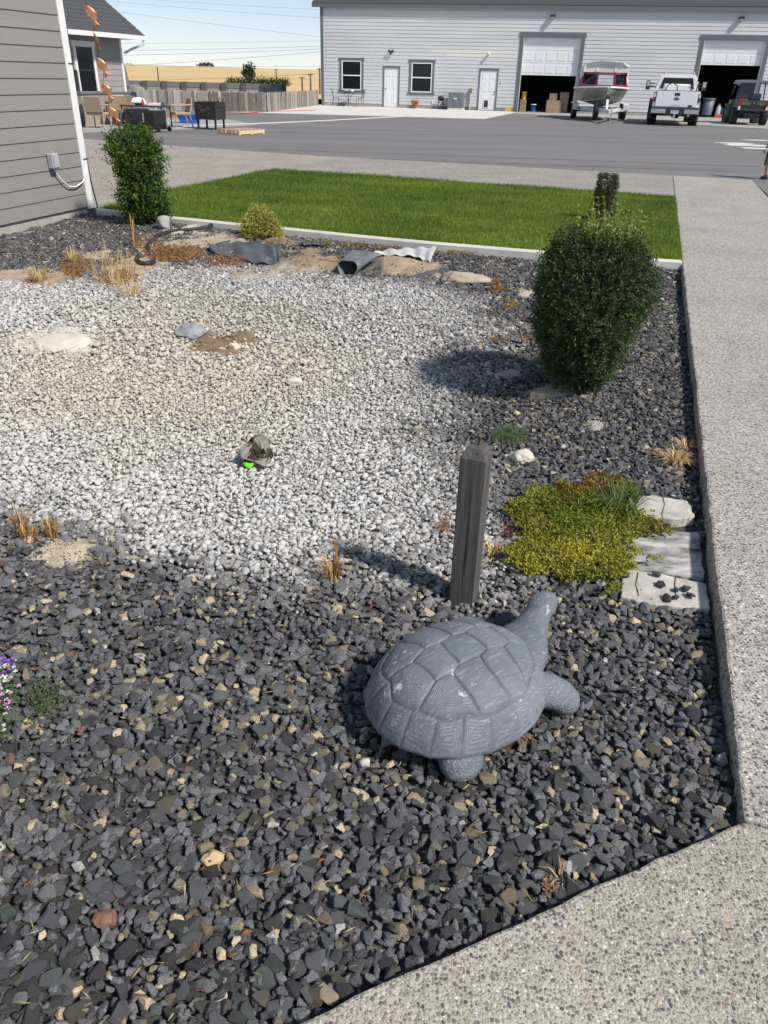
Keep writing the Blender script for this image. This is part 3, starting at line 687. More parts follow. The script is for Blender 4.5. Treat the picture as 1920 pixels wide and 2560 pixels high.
# large box shrub on the right
bb = GB(1438, 972); top_z = V(1490, 592, bb.y).z - bb.z; s_ = 4.55 / FPX
bigb, zs, rs = shrub('box_shrub', 'large rounded dark green box shrub beside the walkway', bb, [(.03, .06), (.1, .17), (.25, .23), (.45, .285), (.62, .315), (.8, .305), (.92, .26), (1.0, .18)], top_z, 6200, .027, .0125,
      [((.040, .078, .024), .5), ((.056, .102, .032), .34), ((.125, .155, .045), .16)], .45, .08, .075, 4, (.09, .13, .05), .5, lean=(.02, 0), inner=.3, seed=3)
n = 90; th = rng.uniform(0, 6.28, n); rr = .2 * np.sqrt(rng.random(n)); B = np.column_stack([rr * np.cos(th) + .05, rr * np.sin(th), top_z * rng.uniform(.93, 1.0, n)])
DD = np.column_stack([rng.normal(0, .2, n), rng.normal(0, .2, n), np.ones(n)]); DD /= np.linalg.norm(DD, axis=1)[:, None]; LLn = rng.uniform(.08, .25, n)
v, tr, c_ = sprigs(B, DD, LLn, 6, .024, .010, np.tile([.30, .36, .075], (n, 1)), .7)
st3 = leaves(B - DD * .05, DD, LLn + .05, .004, np.tile([.22, .24, .07], (n, 1)), 0); v, tr, c_ = stack([(v, tr, c_), st3])
link('young_shoots', fast_mesh('young_shoots', v, tr, c_), leaf_m, bigb)['kind'] = 'stuff'
# clipped dark column behind it
cbp = G(1500, 560, -.05); cz = V(1512, 438, cbp.y).z + .05
colm, _, _ = shrub('column_shrub', 'narrow flat-topped dark clipped shrub behind the box shrub', cbp, [(.02, .19), (.3, .15), (.55, .125), (.75, .12), (.97, .125), (1.0, .115)], cz, 2200, .026, .014,
      [((.045, .058, .025), .55), ((.075, .08, .035), .3), ((.085, .06, .04), .15)], .3, .06, .035, 2, (.2, .2, .1), .4, lean=(.03, 0), inner=.2, seed=5)
# leafy shrub near the house corner
lb = GB(372, 556); lz = V(340, 338, lb.y).z - lb.z
lsh, _, _ = shrub('leafy_shrub', 'tall glossy green shrub with bushy top near the house corner', lb, [(.0, .12), (.05, .2), (.2, .23), (.35, .21), (.5, .185), (.62, .21), (.75, .245), (.86, .26), (.95, .2), (1.0, .1)], lz, 1900, .04, .024,
      [((.03, .062, .014), .55), ((.045, .092, .016), .3), ((.09, .16, .022), .15)], .6, .14, .14, 4, (.11, .20, .025), .65, lean=(-.09, 0), inner=.2, seed=8)
n = 60; th = rng.uniform(0, 6.28, n); rr = rng.uniform(.2, .32, n); z = lz * rng.uniform(.25, .95, n)
v, tr, c_ = sprigs(np.column_stack([rr * np.cos(th) - .09 * z, rr * np.sin(th), z]), np.column_stack([np.cos(th) * 1.2, np.sin(th), rng.uniform(-.1, .8, n)]), rng.uniform(.1, .26, n), 6, .034, .02, np.tile([.12, .25, .025], (n, 1)), .8)
link('loose_twigs', fast_mesh('loose_twigs', v, tr, c_), leaf_m, lsh)['kind'] = 'stuff'
# small yellow-green bush
yb = GB(655, 590); yz = V(648, 520, yb.y).z - yb.z
shrub('golden_shrub', 'small yellow-green variegated shrub by the lawn edging', yb, [(.02, .2), (.2, .21), (.45, .18), (.65, .13), (.85, .07), (1.0, .03)], yz, 900, .028, .017,
      [((.36, .34, .06), .5), ((.20, .25, .04), .3), ((.50, .46, .16), .2)], .7, .12, .07, 3, (.5, .45, .12), .5, lean=(-.06, 0), inner=.2, seed=2)

def blades(center, n, spread, h, w, cols, droop=.5, up=1.0, zoff=0):
    """arched narrow blades, three triangles each"""
    a = rng.uniform(0, 2 * PI, n); r0 = spread * .25 * np.sqrt(rng.random(n)); hh = h * rng.uniform(.45, 1.1, n); o = rng.uniform(.15, 1, n) * spread
    b = np.column_stack([center[0] + r0 * np.cos(a), center[1] + r0 * np.sin(a), np.full(n, center[2] + zoff)])
    mid = b + np.column_stack([np.cos(a) * o * .45, np.sin(a) * o * .45, hh * .75 * up]); tip = b + np.column_stack([np.cos(a) * o, np.sin(a) * o, hh * (1 - droop * rng.random(n)) * up])
    s = np.column_stack([-np.sin(a), np.cos(a), np.zeros(n)]) * w / 2
    v = np.stack([b - s, b + s, mid - s * .8, mid + s * .8, tip], 1).reshape(-1, 3); i = np.arange(n)[:, None] * 5
    t = np.concatenate([i + [0, 1, 3], i + [0, 3, 2], i + [2, 3, 4]]); c_ = np.array(cols)[rng.integers(0, len(cols), n)] * rng.uniform(.7, 1.3, (n, 1))
    return v, t, np.repeat(c_, 5, 0)
def plant(name, label, cat, parts, m_=dull_leaf_m, loc=None):
    v, t, c_ = stack(parts); c0 = np.array(loc if loc is not None else [v[:, 0].mean(), v[:, 1].mean(), v[:, 2].min()])
    o = link(name, fast_mesh(name, v - c0, t, np.clip(c_, .003, 1)), m_); o.location = c0; return tag(o, label, cat)
STRAW = [(.58, .42, .19), (.48, .33, .14), (.66, .5, .26)]; RUSTY = [(.32, .15, .05), (.25, .12, .045), (.40, .22, .08)]
def crumb(px_, py_, rx, ry, n, cols, L=.022, h=.03, per=3):
    B = []
    while len(B) < n:
        a, r = random.uniform(0, 6.28), math.sqrt(random.random()); p = GB(px_ + rx * r * math.cos(a), py_ + ry * r * math.sin(a)); B.append((p.x, p.y, p.z + .01))
    B = np.array(B); D = rng.normal(0, .8, (n, 3)); D[:, 2] = rng.uniform(.2, 1, n)
    return sprigs(B, D, h * rng.uniform(.5, 1.4, n), per, L, L * .35, np.array(cols)[rng.integers(0, len(cols), n)])
p = GB(98, 706); plant('dry_grass', 'small straw-coloured grass tuft at the far left of the bed', 'dry grass', [blades(p, 170, .2, .17, .004, STRAW, .8)])
p = GB(285, 712); q = GB(320, 700)
plant('dry_grass', 'tall sparse dry grass clump behind the pale basin', 'dry grass', [blades(p, 45, .34, .42, .0035, STRAW, .6), blades(q, 45, .3, .34, .0035, STRAW + RUSTY, .7), blades(GB(250, 690), 40, .3, .26, .0035, STRAW, .6), blades(GB(330, 740), 70, .34, .2, .0035, STRAW, .9), crumb(290, 700, 50, 22, 120, STRAW + RUSTY, .03, .05)])
plant('dry_weed', 'tall rusty dried weed stalk in front of the leafy shrub', 'weed', [blades(GB(337, 618), 50, .05, .36, .014, RUSTY + STRAW, .2), crumb(337, 612, 10, 14, 30, RUSTY, .03, .08)])
plant('dry_weed', 'rusty low weed mat left of the tall dry grass', 'weed', [crumb(185, 670, 32, 32, 160, RUSTY, .03, .05), blades(GB(185, 660), 40, .15, .2, .006, STRAW, .5)])
plant('dry_weed', 'rusty brown weed patch beside the black hose', 'weed', [crumb(440, 640, 70, 20, 320, RUSTY, .03, .05), crumb(375, 618, 26, 26, 90, RUSTY + STRAW, .03, .06)])
plant('dry_weed', 'rusty brown weed patch under the torn liner', 'weed', [crumb(570, 655, 55, 14, 200, RUSTY, .025, .035)])
plant('dry_weed', 'shorter curly rusty dried weed right beside its taller twin', 'weed', [blades(GB(130, 1345), 110, .06, .11, .004, RUSTY + STRAW, .5), crumb(130, 1325, 12, 16, 30, RUSTY, .012, .03)])
plant('dry_weed', 'taller curly rusty dried weed at left of the pale pebbles', 'weed', [blades(GB(60, 1345), 120, .06, .15, .004, RUSTY + STRAW, .4), crumb(60, 1320, 12, 24, 40, RUSTY, .012, .03), blades(GB(80, 1345), 40, .08, .05, .005, RUSTY, .6)])
plant('dry_weed', 'small upright dried weed between pale and dark gravel', 'weed', [blades(GB(832, 1452), 80, .09, .12, .0035, RUSTY + STRAW, .6), blades(GB(842, 1440), 14, .03, .2, .004, RUSTY, .2), crumb(835, 1435, 14, 18, 40, RUSTY + STRAW, .012, .03)])
plant('dry_grass', 'tangle of straw beside the walkway kerb', 'dry grass', [blades(GB(1690, 1155), 160, .14, .06, .0045, STRAW, .9), blades(GB(1715, 1120), 70, .12, .05, .0045, STRAW, .9)])
plant('dry_weed', 'orange dry sprigs right beside the wooden post', 'weed', [blades(GB(1235, 1385), 40, .11, .06, .005, [(.6, .4, .16), (.5, .3, .1)], .7), crumb(1272, 1340, 12, 14, 20, [(.16, .04, .035)], .02, .05)])
plant('dry_weed', 'small pinkish dry weed left of the wooden post', 'weed', [crumb(1108, 1320, 18, 18, 60, [(.42, .25, .16), (.32, .15, .1)], .014, .03)])
plant('dry_weed', 'orange weeds along the lawn edging', 'weed', [crumb(700 + 90 * i, 606 + 7 * i + random.uniform(-6, 6), 40, 6, 55, RUSTY + [(.35, .3, .07), (.2, .22, .05)], .025, .04) for i in range(6)])['kind'] = 'stuff'
plant('dry_weed', 'orange tufts left of the big shrub', 'weed', [crumb(1245, 728, 16, 7, 50, RUSTY, .022, .04), crumb(1278, 766, 16, 12, 50, [(.35, .3, .08), (.3, .2, .06)], .022, .05), crumb(1250, 855, 22, 6, 40, RUSTY, .02, .03), crumb(1315, 850, 10, 6, 16, RUSTY, .02, .03), crumb(1240, 708, 10, 8, 30, RUSTY, .02, .03)])['kind'] = 'stuff'
plant('dry_twig', 'thin orange dried twig beside the turtle', 'twig', [blades(GB(1262, 1868), 14, .07, .07, .004, [(.42, .17, .06)], .3), blades(GB(1285, 1835), 10, .08, .06, .004, [(.42, .17, .06)], .3)])
plant('dry_twig', 'pinkish dried sprig near the bottom slab edge', 'twig', [crumb(1375, 2225, 14, 20, 26, [(.45, .22, .12), (.5, .33, .2)], .012, .02), blades(GB(1400, 2195), 10, .06, .04, .004, [(.5, .33, .2)], .6)])
# green ones
def cushion(px_, py_, rx, ry, n, cols, L, W, h, per):
    B = []
    for _ in range(n):
        a, r = random.uniform(0, 6.28), math.sqrt(random.random()); p_ = GB(px_ + rx * r * math.cos(a), py_ + ry * r * math.sin(a)); B.append((p_.x, p_.y, p_.z + .012 + h * .5 * (1 - r)))
    B = np.array(B); D = np.column_stack([rng.normal(0, .8, n), rng.normal(0, .8, n), rng.uniform(.2, 1, n)])
    return sprigs(B, D, h * rng.uniform(.5, 1.2, n), per, L, W, np.array(cols)[rng.integers(0, len(cols), n)])
plant('juniper_seedling', 'small grey-green cushion plant behind the wooden post', 'plant', [cushion(1275, 1098, 42, 22, 260, [(.11, .17, .07), (.17, .23, .1)], .013, .005, .05, 5)], leaf_m)
plant('ground_weed', 'small grey-green creeping weed among dark gravel', 'weed', [cushion(118, 1760, 40, 42, 85, [(.10, .14, .06), (.14, .17, .08)], .012, .007, .03, 4)], leaf_m)
COVER = [(1285, 1290), (1340, 1245), (1430, 1225), (1540, 1205), (1590, 1225), (1600, 1290), (1640, 1320), (1590, 1350), (1560, 1390), (1590, 1430), (1560, 1470), (1555, 1500), (1460, 1475), (1370, 1460), (1290, 1445), (1215, 1425), (1210, 1402), (1290, 1402), (1318, 1390), (1322, 1352), (1295, 1325)]
cw = [xy(GB(x, y)) for x, y in COVER]; lo, hi = np.min(cw, 0), np.max(cw, 0); Q = rng.uniform(lo - .05, hi + .05, (6000, 2)); dq = polydist(Q, cw)
k = (dq + (vnoise(Q, 14, 40) - .5) * .14 + (vnoise(Q, 5, 45) - .5) * .1 + rng.normal(0, .012, len(Q)) > 0); Q, dq = Q[k], dq[k]; n = len(Q); zq = hz(Q[:, 0], Q[:, 1]) + .015 + np.clip(dq, 0, .12) * .1 + vnoise(Q, 10, 41) * .04
B = np.column_stack([Q, zq]); D = np.column_stack([rng.normal(0, .7, (n, 2)), rng.uniform(.2, 1, n)])
far_ = np.clip((Q @ np.array(BX)[:2] - (np.array(gp(0, 1.55))[:2] @ np.array(BX)[:2])) / .5, 0, 1) * .75 + (vnoise(Q, 6, 42) - .5) * 1.0
g1 = np.array([.13, .19, .022]); g2 = np.array([.52, .44, .06]); g3 = np.array([.22, .075, .035]); tt = vnoise(Q, 5, 43)[:, None]
cc = g1 * (1 - tt) + g2 * tt; rd = np.clip(far_ * 1.8 - .15, 0, .9)[:, None] * (rng.random((n, 1)) < .7); cc = cc * (1 - rd) + g3 * rd
v, tr, c_ = sprigs(B, D, .028 * rng.uniform(.5, 1.3, n), 3, .0205, .0135, cc, 1.0)
gcv = link('ground_cover', fast_mesh('ground_cover', v, tr, c_), leaf_m); tag(gcv, 'yellow-green creeping ground cover with reddish far edge', 'ground cover', kind='stuff')
plant('grass_tuft', 'green grass tuft growing through the ground cover', 'grass', [blades(GB(1545, 1290), 120, .19, .14, .006, [(.10, .15, .05), (.15, .2, .08)], .8, zoff=.03)], leaf_m)
# flowers at the left edge
fx = thing('flower_clump', 'white and purple flowers at the left edge of the picture', 'flowers', GB(-20, 1790))
fb = np.array(fx.location)
def local(parts): v, t, c_ = stack(parts); return v - fb, t, c_
v, t, c_ = local([cushion(-15, 1790, 30, 80, 150, [(.06, .14, .03), (.10, .18, .04)], .022, .009, .1, 4)]); link('foliage', fast_mesh('foliage', v, t, c_), leaf_m, fx)
pet = []
for x, y, colr, nn in ((8, 1738, (.75, .72, .66), 40), (14, 1722, (.35, .12, .6), 14), (20, 1798, (.75, .35, .65), 16), (5, 1812, (.8, .68, .75), 18), (-25, 1770, (.75, .72, .66), 60), (-4, 1862, (.75, .6, .72), 14)):
    p = GB(x, y); B = np.array(p) + np.column_stack([rng.normal(0, .02, nn), rng.normal(0, .02, nn), rng.uniform(.05, .11, nn)])
    for k in range(5):
        a = 2 * PI * k / 5 + rng.uniform(0, 1, nn); pet.append(leaves(B, np.column_stack([np.cos(a), np.sin(a), np.full(nn, .35)]), .008, .007, np.tile(colr, (nn, 1)) * rng.uniform(.8, 1.1, (nn, 1))))
v, t, c_ = local(pet); link('petals', fast_mesh('petals', v, t, c_), dull_leaf_m, fx)

# ================================================================== TURTLE
from mathutils import noise as mnoise
def turtle_mat(scales=False):
    mt = bpy.data.materials.new('turtle_cast_' + ('skin' if scales else 'shell')); mt.use_nodes = True; t = mt.node_tree; p = t.nodes['Principled BSDF']
    p.inputs['Roughness'].default_value = .62; p.inputs['Specular IOR Level'].default_value = .4
    tc = nd(t, 'TexCoord')
    n1 = nd(t, 'TexNoise', i_Scale=7, i_Detail=6, i_Roughness=.65); t.links.new(tc.outputs['Object'], n1.inputs['Vector'])
    n2 = nd(t, 'TexNoise', i_Scale=60, i_Detail=4); t.links.new(tc.outputs['Object'], n2.inputs['Vector'])
    base = mixc(t, n1.outputs[0], (.078, .093, .115), (.17, .19, .217))
    if scales:
        vo = nd(t, 'TexVoronoi', i_Scale=80, feature='DISTANCE_TO_EDGE'); t.links.new(tc.outputs['Object'], vo.inputs['Vector'])
        h = mathn(t, 'MULTIPLY', vo.outputs[0], 6, clamp=True); line = mathn(t, 'SUBTRACT', 1, h); strength, dist = .6, .004
        base = mixc(t, mathn(t, 'MULTIPLY', mathn(t, 'POWER', line, 2), .45), base, (.30, .33, .37))
    else:
        a = nd(t, 'Attribute', attribute_name='scute'); w1 = nd(t, 'TexNoise', i_Scale=26, i_Detail=3); t.links.new(tc.outputs['Object'], w1.inputs['Vector'])
        ph = mathn(t, 'ADD', mathn(t, 'MULTIPLY', a.outputs['Fac'], 1150), mathn(t, 'MULTIPLY', w1.outputs[0], 7))
        rid = mathn(t, 'ADD', mathn(t, 'MULTIPLY', mathn(t, 'SINE', ph), .5), .5)
        nb = nd(t, 'TexNoise', i_Scale=9, i_Detail=3); t.links.new(tc.outputs['Object'], nb.inputs['Vector'])
        brk = mathn(t, 'MULTIPLY', mathn(t, 'SUBTRACT', nb.outputs[0], .3), 3, clamp=True)
        inner = mathn(t, 'MULTIPLY', mathn(t, 'SUBTRACT', a.outputs['Fac'], .006), 120, clamp=True)
        rid = mathn(t, 'MULTIPLY', mathn(t, 'MULTIPLY', rid, brk), inner)
        base = mixc(t, mathn(t, 'MULTIPLY', mathn(t, 'POWER', rid, 2.0), .3), base, (.46, .49, .53))
        base = mixc(t, mathn(t, 'SUBTRACT', .55, mathn(t, 'MULTIPLY', a.outputs['Fac'], 90), clamp=True), base, (.075, .09, .112))
        h = rid; strength, dist = .5, .0018
    nL = nd(t, 'TexNoise', i_Scale=2.6, i_Detail=4); t.links.new(tc.outputs['Object'], nL.inputs['Vector']); base = mixc(t, mathn(t, 'MULTIPLY', mathn(t, 'SUBTRACT', nL.outputs[0], .42), 2.2, clamp=True), base, (.235, .258, .29))
    mpb = nd(t, 'Mapping'); mpb.inputs['Scale'].default_value = (9, 60, 30); mpb.inputs['Rotation'].default_value = (0, 0, .5); t.links.new(tc.outputs['Object'], mpb.inputs[0]); nB = nd(t, 'TexNoise', i_Scale=2.2, i_Detail=5); t.links.new(mpb.outputs[0], nB.inputs['Vector'])
    base = mixc(t, mathn(t, 'MULTIPLY', mathn(t, 'SUBTRACT', nB.outputs[0], .56), 2.4, clamp=True), base, (.40, .425, .46))
    base = mixc(t, mathn(t, 'MULTIPLY', mathn(t, 'SUBTRACT', .44, nB.outputs[0]), 2.4, clamp=True), base, (.07, .085, .105))
    # chipped paint
    ch = nd(t, 'TexNoise', i_Scale=13, i_Detail=8, i_Roughness=.75); t.links.new(tc.outputs['Object'], ch.inputs['Vector'])
    chip = mathn(t, 'MULTIPLY', mathn(t, 'SUBTRACT', ch.outputs[0], .618), 40, clamp=True)
    base = mixc(t, chip, base, (.55, .53, .47))
    fl = mathn(t, 'MULTIPLY', mathn(t, 'SUBTRACT', n2.outputs[0], .66), 14, clamp=True); base = mixc(t, mathn(t, 'MULTIPLY', fl, .4), base, (.42, .44, .46))
    t.links.new(base, p.inputs['Base Color'])
    hh = mathn(t, 'ADD', h, mathn(t, 'MULTIPLY', n2.outputs[0], .35)); b = nd(t, 'Bump', i_Strength=strength, i_Distance=dist)
    t.links.new(hh, b.inputs['Height']); t.links.new(b.outputs[0], p.inputs['Normal']); return mt
tsh, tsk = turtle_mat(), turtle_mat(True)
TC = Vector((.245, 1.768, 0)); THEAD = R(37)
TC.y -= .012; TC.z = H1(TC.x, TC.y) + .01
tur = thing('turtle_statue', 'blue-grey cast tortoise statue with chipped paint on dark gravel', 'statue', TC, THEAD); tur.scale = (.845, .845, .83)
tur_scale = .82
LX, LY, HT, RIM = .345, .285, .25, .055
# local +x = head. seeds of the scutes (x, y) in plan, normalised
seeds = [(x, 0) for x in (-.80, -.44, -.02, .40, .78)] + [(x, s * .50) for s in (1, -1) for x in (-.58, -.20, .22, .60)]
seeds[0] = (-.76, 0)
nm = 20
for k in range(nm):
    a = 2 * PI * (k + .5) / nm; seeds.append((1.02 * math.cos(a), 1.02 * math.sin(a)))
SD = np.array(seeds)
nr, na = 150, 420
rr_ = np.linspace(0, 1, nr + 1)[1:]; aa = np.linspace(0, 2 * PI, na, endpoint=False)
RR, AA = np.meshgrid(rr_, aa, indexing='ij'); ux, uy = (RR * np.cos(AA)).ravel(), (RR * np.sin(AA)).ravel()
ux = np.append(ux, 0); uy = np.append(uy, 0)
U2 = np.column_stack([ux, uy]); wn = np.column_stack([vnoise(U2, 5, 51) - .5, vnoise(U2, 5, 52) - .5]) * .05
W2 = U2 + wn; SD = SD[:13] * np.array([.84, .92]); D2 = ((W2[:, None, :] - SD[None]) ** 2).sum(2)
o2 = np.argsort(D2, 1)[:, :2]; i0, i1 = o2[:, 0], o2[:, 1]; ar2 = np.arange(len(U2))
bd = (D2[ar2, i1] - D2[ar2, i0]) / (2 * np.linalg.norm(SD[i0] - SD[i1], axis=1) + 1e-6)     # distance to the scute border
rw = np.hypot(W2[:, 0], W2[:, 1]); RB = .815 + .012 * np.cos(np.arctan2(uy, ux) * nm / 2); aw = np.arctan2(W2[:, 1] * .5 + U2[:, 1] * .5, W2[:, 0] * .5 + U2[:, 0] * .5)
bd = np.minimum(bd, np.abs(RB - rw)); sec = np.abs(((aw * nm / (2 * PI)) % 1) - .5); bs = (.5 - sec) * 2 * PI / nm * rw
bd = np.where(rw > RB, np.minimum(np.minimum(rw - RB, bs), np.clip(1.03 - rw, 0, 1)), bd)
bd_m = bd * .3
r2 = np.sqrt(ux ** 2 + uy ** 2); z = RIM + HT * np.sqrt(np.clip(1 - (r2 * .985) ** 2.3, 0, 1)) ** .92
z += .0055 * np.clip(bd / .2, 0, 1) ** .8 * (r2 < .97) - .006 * np.exp(-(bd / .013) ** 2)
z -= .02 * np.clip((r2 - .86) / .14, 0, 1) * .5
flare = 1 + .012 * np.clip((r2 - .8) / .2, 0, 1)
asym = np.where(ux > 0, .94, 1.04)
X = LX * ux * flare * asym; Y = LY * uy * flare * (1 - .06 * ux)
scal = 1 + .004 * np.clip((r2 - .9) / .1, 0, 1) * np.cos(np.arctan2(uy, ux) * nm)
vt = np.column_stack([X * scal, Y * scal, z]); ci = len(vt) - 1
T = []; idx = np.arange(nr * na).reshape(nr, na); nxt = np.roll(idx, -1, 1)
q0, q1, q2, q3 = idx[:-1].ravel(), idx[1:].ravel(), nxt[1:].ravel(), nxt[:-1].ravel()
T = np.concatenate([np.column_stack([q0, q1, q2]), np.column_stack([q0, q2, q3]), np.column_stack([np.full(na, ci), idx[0], nxt[0]])])
# underside lip
lip = vt[idx[-1]] * np.array([.93, .93, 1]) + np.array([0, 0, -.03]); lip2 = lip * np.array([.8, .8, 1]) + np.array([0, 0, -.012]); n1 = len(vt); vt = np.vstack([vt, lip, lip2])
L1 = n1 + np.arange(na); L2 = L1 + na; e = idx[-1]
for a_, b_ in ((e, L1), (L1, L2)): T = np.concatenate([T, np.column_stack([a_, b_, np.roll(b_, -1)]), np.column_stack([a_, np.roll(b_, -1), np.roll(a_, -1)])])
link('shell', fast_mesh('shell', vt, T, smooth=True, extra={'scute': np.append(bd_m, np.zeros(2 * na))}), tsh, tur)
def skin_loft(name, pts, parent, m_, n=18, wr=0, seed=0, ca=0):
    """smooth tapered body along a path: (centre, half width, half height); wr adds wrinkles"""
    P_ = [Vector(p[0]) for p in pts]; rings = []; K = 40
    for i in range(K + 1):
        f = i / K * (len(P_) - 1); j = min(int(f), len(P_) - 2); u = f - j
        def cr(a, b, c_, d_): return .5 * ((2 * b) + (c_ - a) * u + (2 * a - 5 * b + 4 * c_ - d_) * u * u + (-a + 3 * b - 3 * c_ + d_) * u ** 3)
        I = [max(j - 1, 0), j, j + 1, min(j + 2, len(P_) - 1)]
        c_ = Vector([cr(*[P_[k][ax] for k in I]) for ax in range(3)]); w_ = max(cr(*[pts[k][1] for k in I]), .001); h_ = max(cr(*[pts[k][2] for k in I]), .001)
        I2 = [P_[j + 1] - P_[j]]; t_ = I2[0].normalized(); s_ = t_.cross(Vector((0, 0, 1)))
        if s_.length < .2: s_ = Vector((0, 1, 0))
        s_.normalize(); u_ = s_.cross(t_); k_ = 1 + wr * math.sin(i * 2.4) * (.5 + .5 * math.sin(i * .9))
        rings.append([c_ + s_ * w_ * math.cos(a) * k_ + u_ * h_ * math.sin(a) * k_ for a in np.linspace(0, 2 * PI, n, endpoint=False)])
    return MB().loft(rings).build(name, m_, parent)
neck = skin_loft('neck', [((.20, .0, .12), .15, .085), ((.29, .02, .125), .125, .07), ((.37, .05, .13), .09, .066), ((.44, .08, .148), .06, .056), ((.49, .104, .165), .052, .05)], tur, tsh, wr=.05)
head = skin_loft('head', [((.47, .096, .16), .042, .04), ((.495, .107, .17), .052, .047), ((.53, .122, .173), .057, .05), ((.572, .14, .166), .047, .041), ((.602, .153, .156), .028, .028), ((.612, .157, .153), .004, .006)], tur, tsk, n=22)
HD = Vector((.91, .41, 0)); HS = Vector((-.41, .91, 0))
for s in (1, -1): MB().lathe([(.0001, -.009), (.010, -.006), (.012, 0), (.010, .006), (.0001, .009)], 10, Vector((.578, .143, .182)) + HS * s * .041, 'Y').build('eye', tsh, head)
MB().beam(Vector((.61, .156, .150)) - HS * .028, Vector((.57, .139, .152)) - HS * .047, .003, .004).build('mouth_line', mat('turtle_dark', (.04, .05, .06), .7), head)
for nme, pts in (('front_leg', [((.20, -.12, .08), .08, .065), ((.25, -.165, .085), .072, .062), ((.292, -.20, .068), .066, .056), ((.315, -.232, .04), .058, .046), ((.325, -.25, .02), .034, .028)]),
                 ('front_leg', [((.20, .17, .07), .08, .06), ((.25, .245, .085), .066, .056), ((.27, .27, .06), .056, .05), ((.285, .295, .035), .045, .038), ((.29, .315, .02), .02, .02)]),
                 ('hind_leg', [((-.16, -.15, .07), .085, .06), ((-.18, -.205, .06), .078, .058), ((-.19, -.228, .045), .074, .05), ((-.197, -.248, .025), .062, .04), ((-.2, -.26, .01), .036, .024)]),
                 ('hind_leg', [((-.14, .17, .06), .08, .05), ((-.17, .225, .055), .072, .052), ((-.175, .228, .04), .05, .04), ((-.18, .232, .02), .045, .036), ((-.18, .234, .005), .026, .02)])):
    skin_loft(nme, pts, tur, tsk, n=22)
skin_loft('tail', [((-.30, 0, .05), .03, .025), ((-.325, .0, .04), .022, .018), ((-.345, 0, .02), .006, .006)], tur, tsk)
# ================================================================== POST
wood_m = bpy.data.materials.new('weathered_post'); wood_m.use_nodes = True; t = wood_m.node_tree; p = t.nodes['Principled BSDF']; p.inputs['Roughness'].default_value = .85
tc = nd(t, 'TexCoord'); mp = nd(t, 'Mapping'); mp.inputs['Scale'].default_value = (1, 1, .035); t.links.new(tc.outputs['Object'], mp.inputs[0])
n1 = nd(t, 'TexNoise', i_Scale=120, i_Detail=6, i_Roughness=.7); t.links.new(mp.outputs[0], n1.inputs['Vector'])
mp2 = nd(t, 'Mapping'); mp2.inputs['Scale'].default_value = (1, 1, .02); t.links.new(tc.outputs['Object'], mp2.inputs[0])
n2 = nd(t, 'TexNoise', i_Scale=75, i_Detail=2); t.links.new(mp2.outputs[0], n2.inputs['Vector']); n3 = nd(t, 'TexNoise', i_Scale=9, i_Detail=4); t.links.new(tc.outputs['Object'], n3.inputs['Vector'])
crk_ = mathn(t, 'MULTIPLY', mathn(t, 'SUBTRACT', n2.outputs[0], .66), 14, clamp=True)
c1 = mixc(t, mathn(t, 'MULTIPLY', mathn(t, 'SUBTRACT', n1.outputs[0], .3), 2.4, clamp=True), (.028, .027, .026), (.15, .142, .135)); c1 = mixc(t, mathn(t, 'MULTIPLY', n3.outputs[0], .5), c1, (.10, .088, .075)); c1 = mixc(t, crk_, c1, (.012, .011, .01))
t.links.new(c1, p.inputs['Base Color']); b = nd(t, 'Bump', i_Strength=.9, i_Distance=.005); t.links.new(mathn(t, 'SUBTRACT', mathn(t, 'MULTIPLY', n1.outputs[0], .5), crk_), b.inputs['Height']); t.links.new(b.outputs[0], p.inputs['Normal'])
pbx = GB(1155, 1512); PHT = .655
post = thing('wooden_post', 'weathered square wooden post with chamfered top and rusty nail', 'post', (pbx.x + .01, pbx.y + .045, pbx.z - .03), R(-20))
hw = .0455; rings = []
for z, k in ((-.1, 1.0), (PHT - .035, 1.0), (PHT, .62)): rings.append([Vector((sx * hw * k, sy * hw * k, z)) for sx, sy in ((-1, -1), (1, -1), (1, 1), (-1, 1))])
MB().loft(rings, smooth=False).build('timber', wood_m, post, bevel=.004)
MB().lathe([(.0045, PHT - .01), (.0045, PHT + .028), (.008, PHT + .029), (.008, PHT + .036), (.0001, PHT + .037)], 10, (.004, .004, 0)).build('nail', mat('rust', (.16, .085, .05), .8, .25, 60, metal=.3), post)

# ================================================================== CONCRETE BLOCKS BY THE KERB
blk_m = mat('block_white', (.47, .445, .385), .9, .5, 7, bump=.5, bscale=60, fine=.08)
mid_m = mat('block_stained', (.29, .285, .27), .9, 1.2, 8, bump=.5, bscale=60, stretch=(1, 3, 1))
def slab_poly(name, label, pxs, ztop, th, m_, cat='paver'):
    pts = [G(x, y, ztop) for x, y in pxs]; c_ = sum(pts, Vector()) / len(pts); c_.z = ztop - th
    big = []
    for i in range(len(pts)):
        a, b_ = pts[i], pts[(i + 1) % len(pts)]
        for k in range(6):
            q = a.lerp(b_, k / 6); big.append(q + Vector((random.uniform(-1, 1), random.uniform(-1, 1), 0)) * (.006 if k else .003))
    o = MB().prism([(q.x - c_.x, q.y - c_.y) for q in big], 0, th).build(name, m_, bevel=.006); o.location = c_
    return tag(o, label, cat)
zb = GB(1650, 1380).z + .005
slab_poly('concrete_block', 'cracked white concrete block farthest up the kerb', [(1575, 1290), (1600, 1238), (1640, 1238), (1720, 1252), (1738, 1292), (1700, 1296)], zb + .03, .12, blk_m)
slab_poly('concrete_block', 'stained grey concrete slab between two white blocks', [(1558, 1420), (1572, 1345), (1660, 1325), (1752, 1330), (1762, 1450), (1660, 1432)], zb + .0, .1, mid_m)
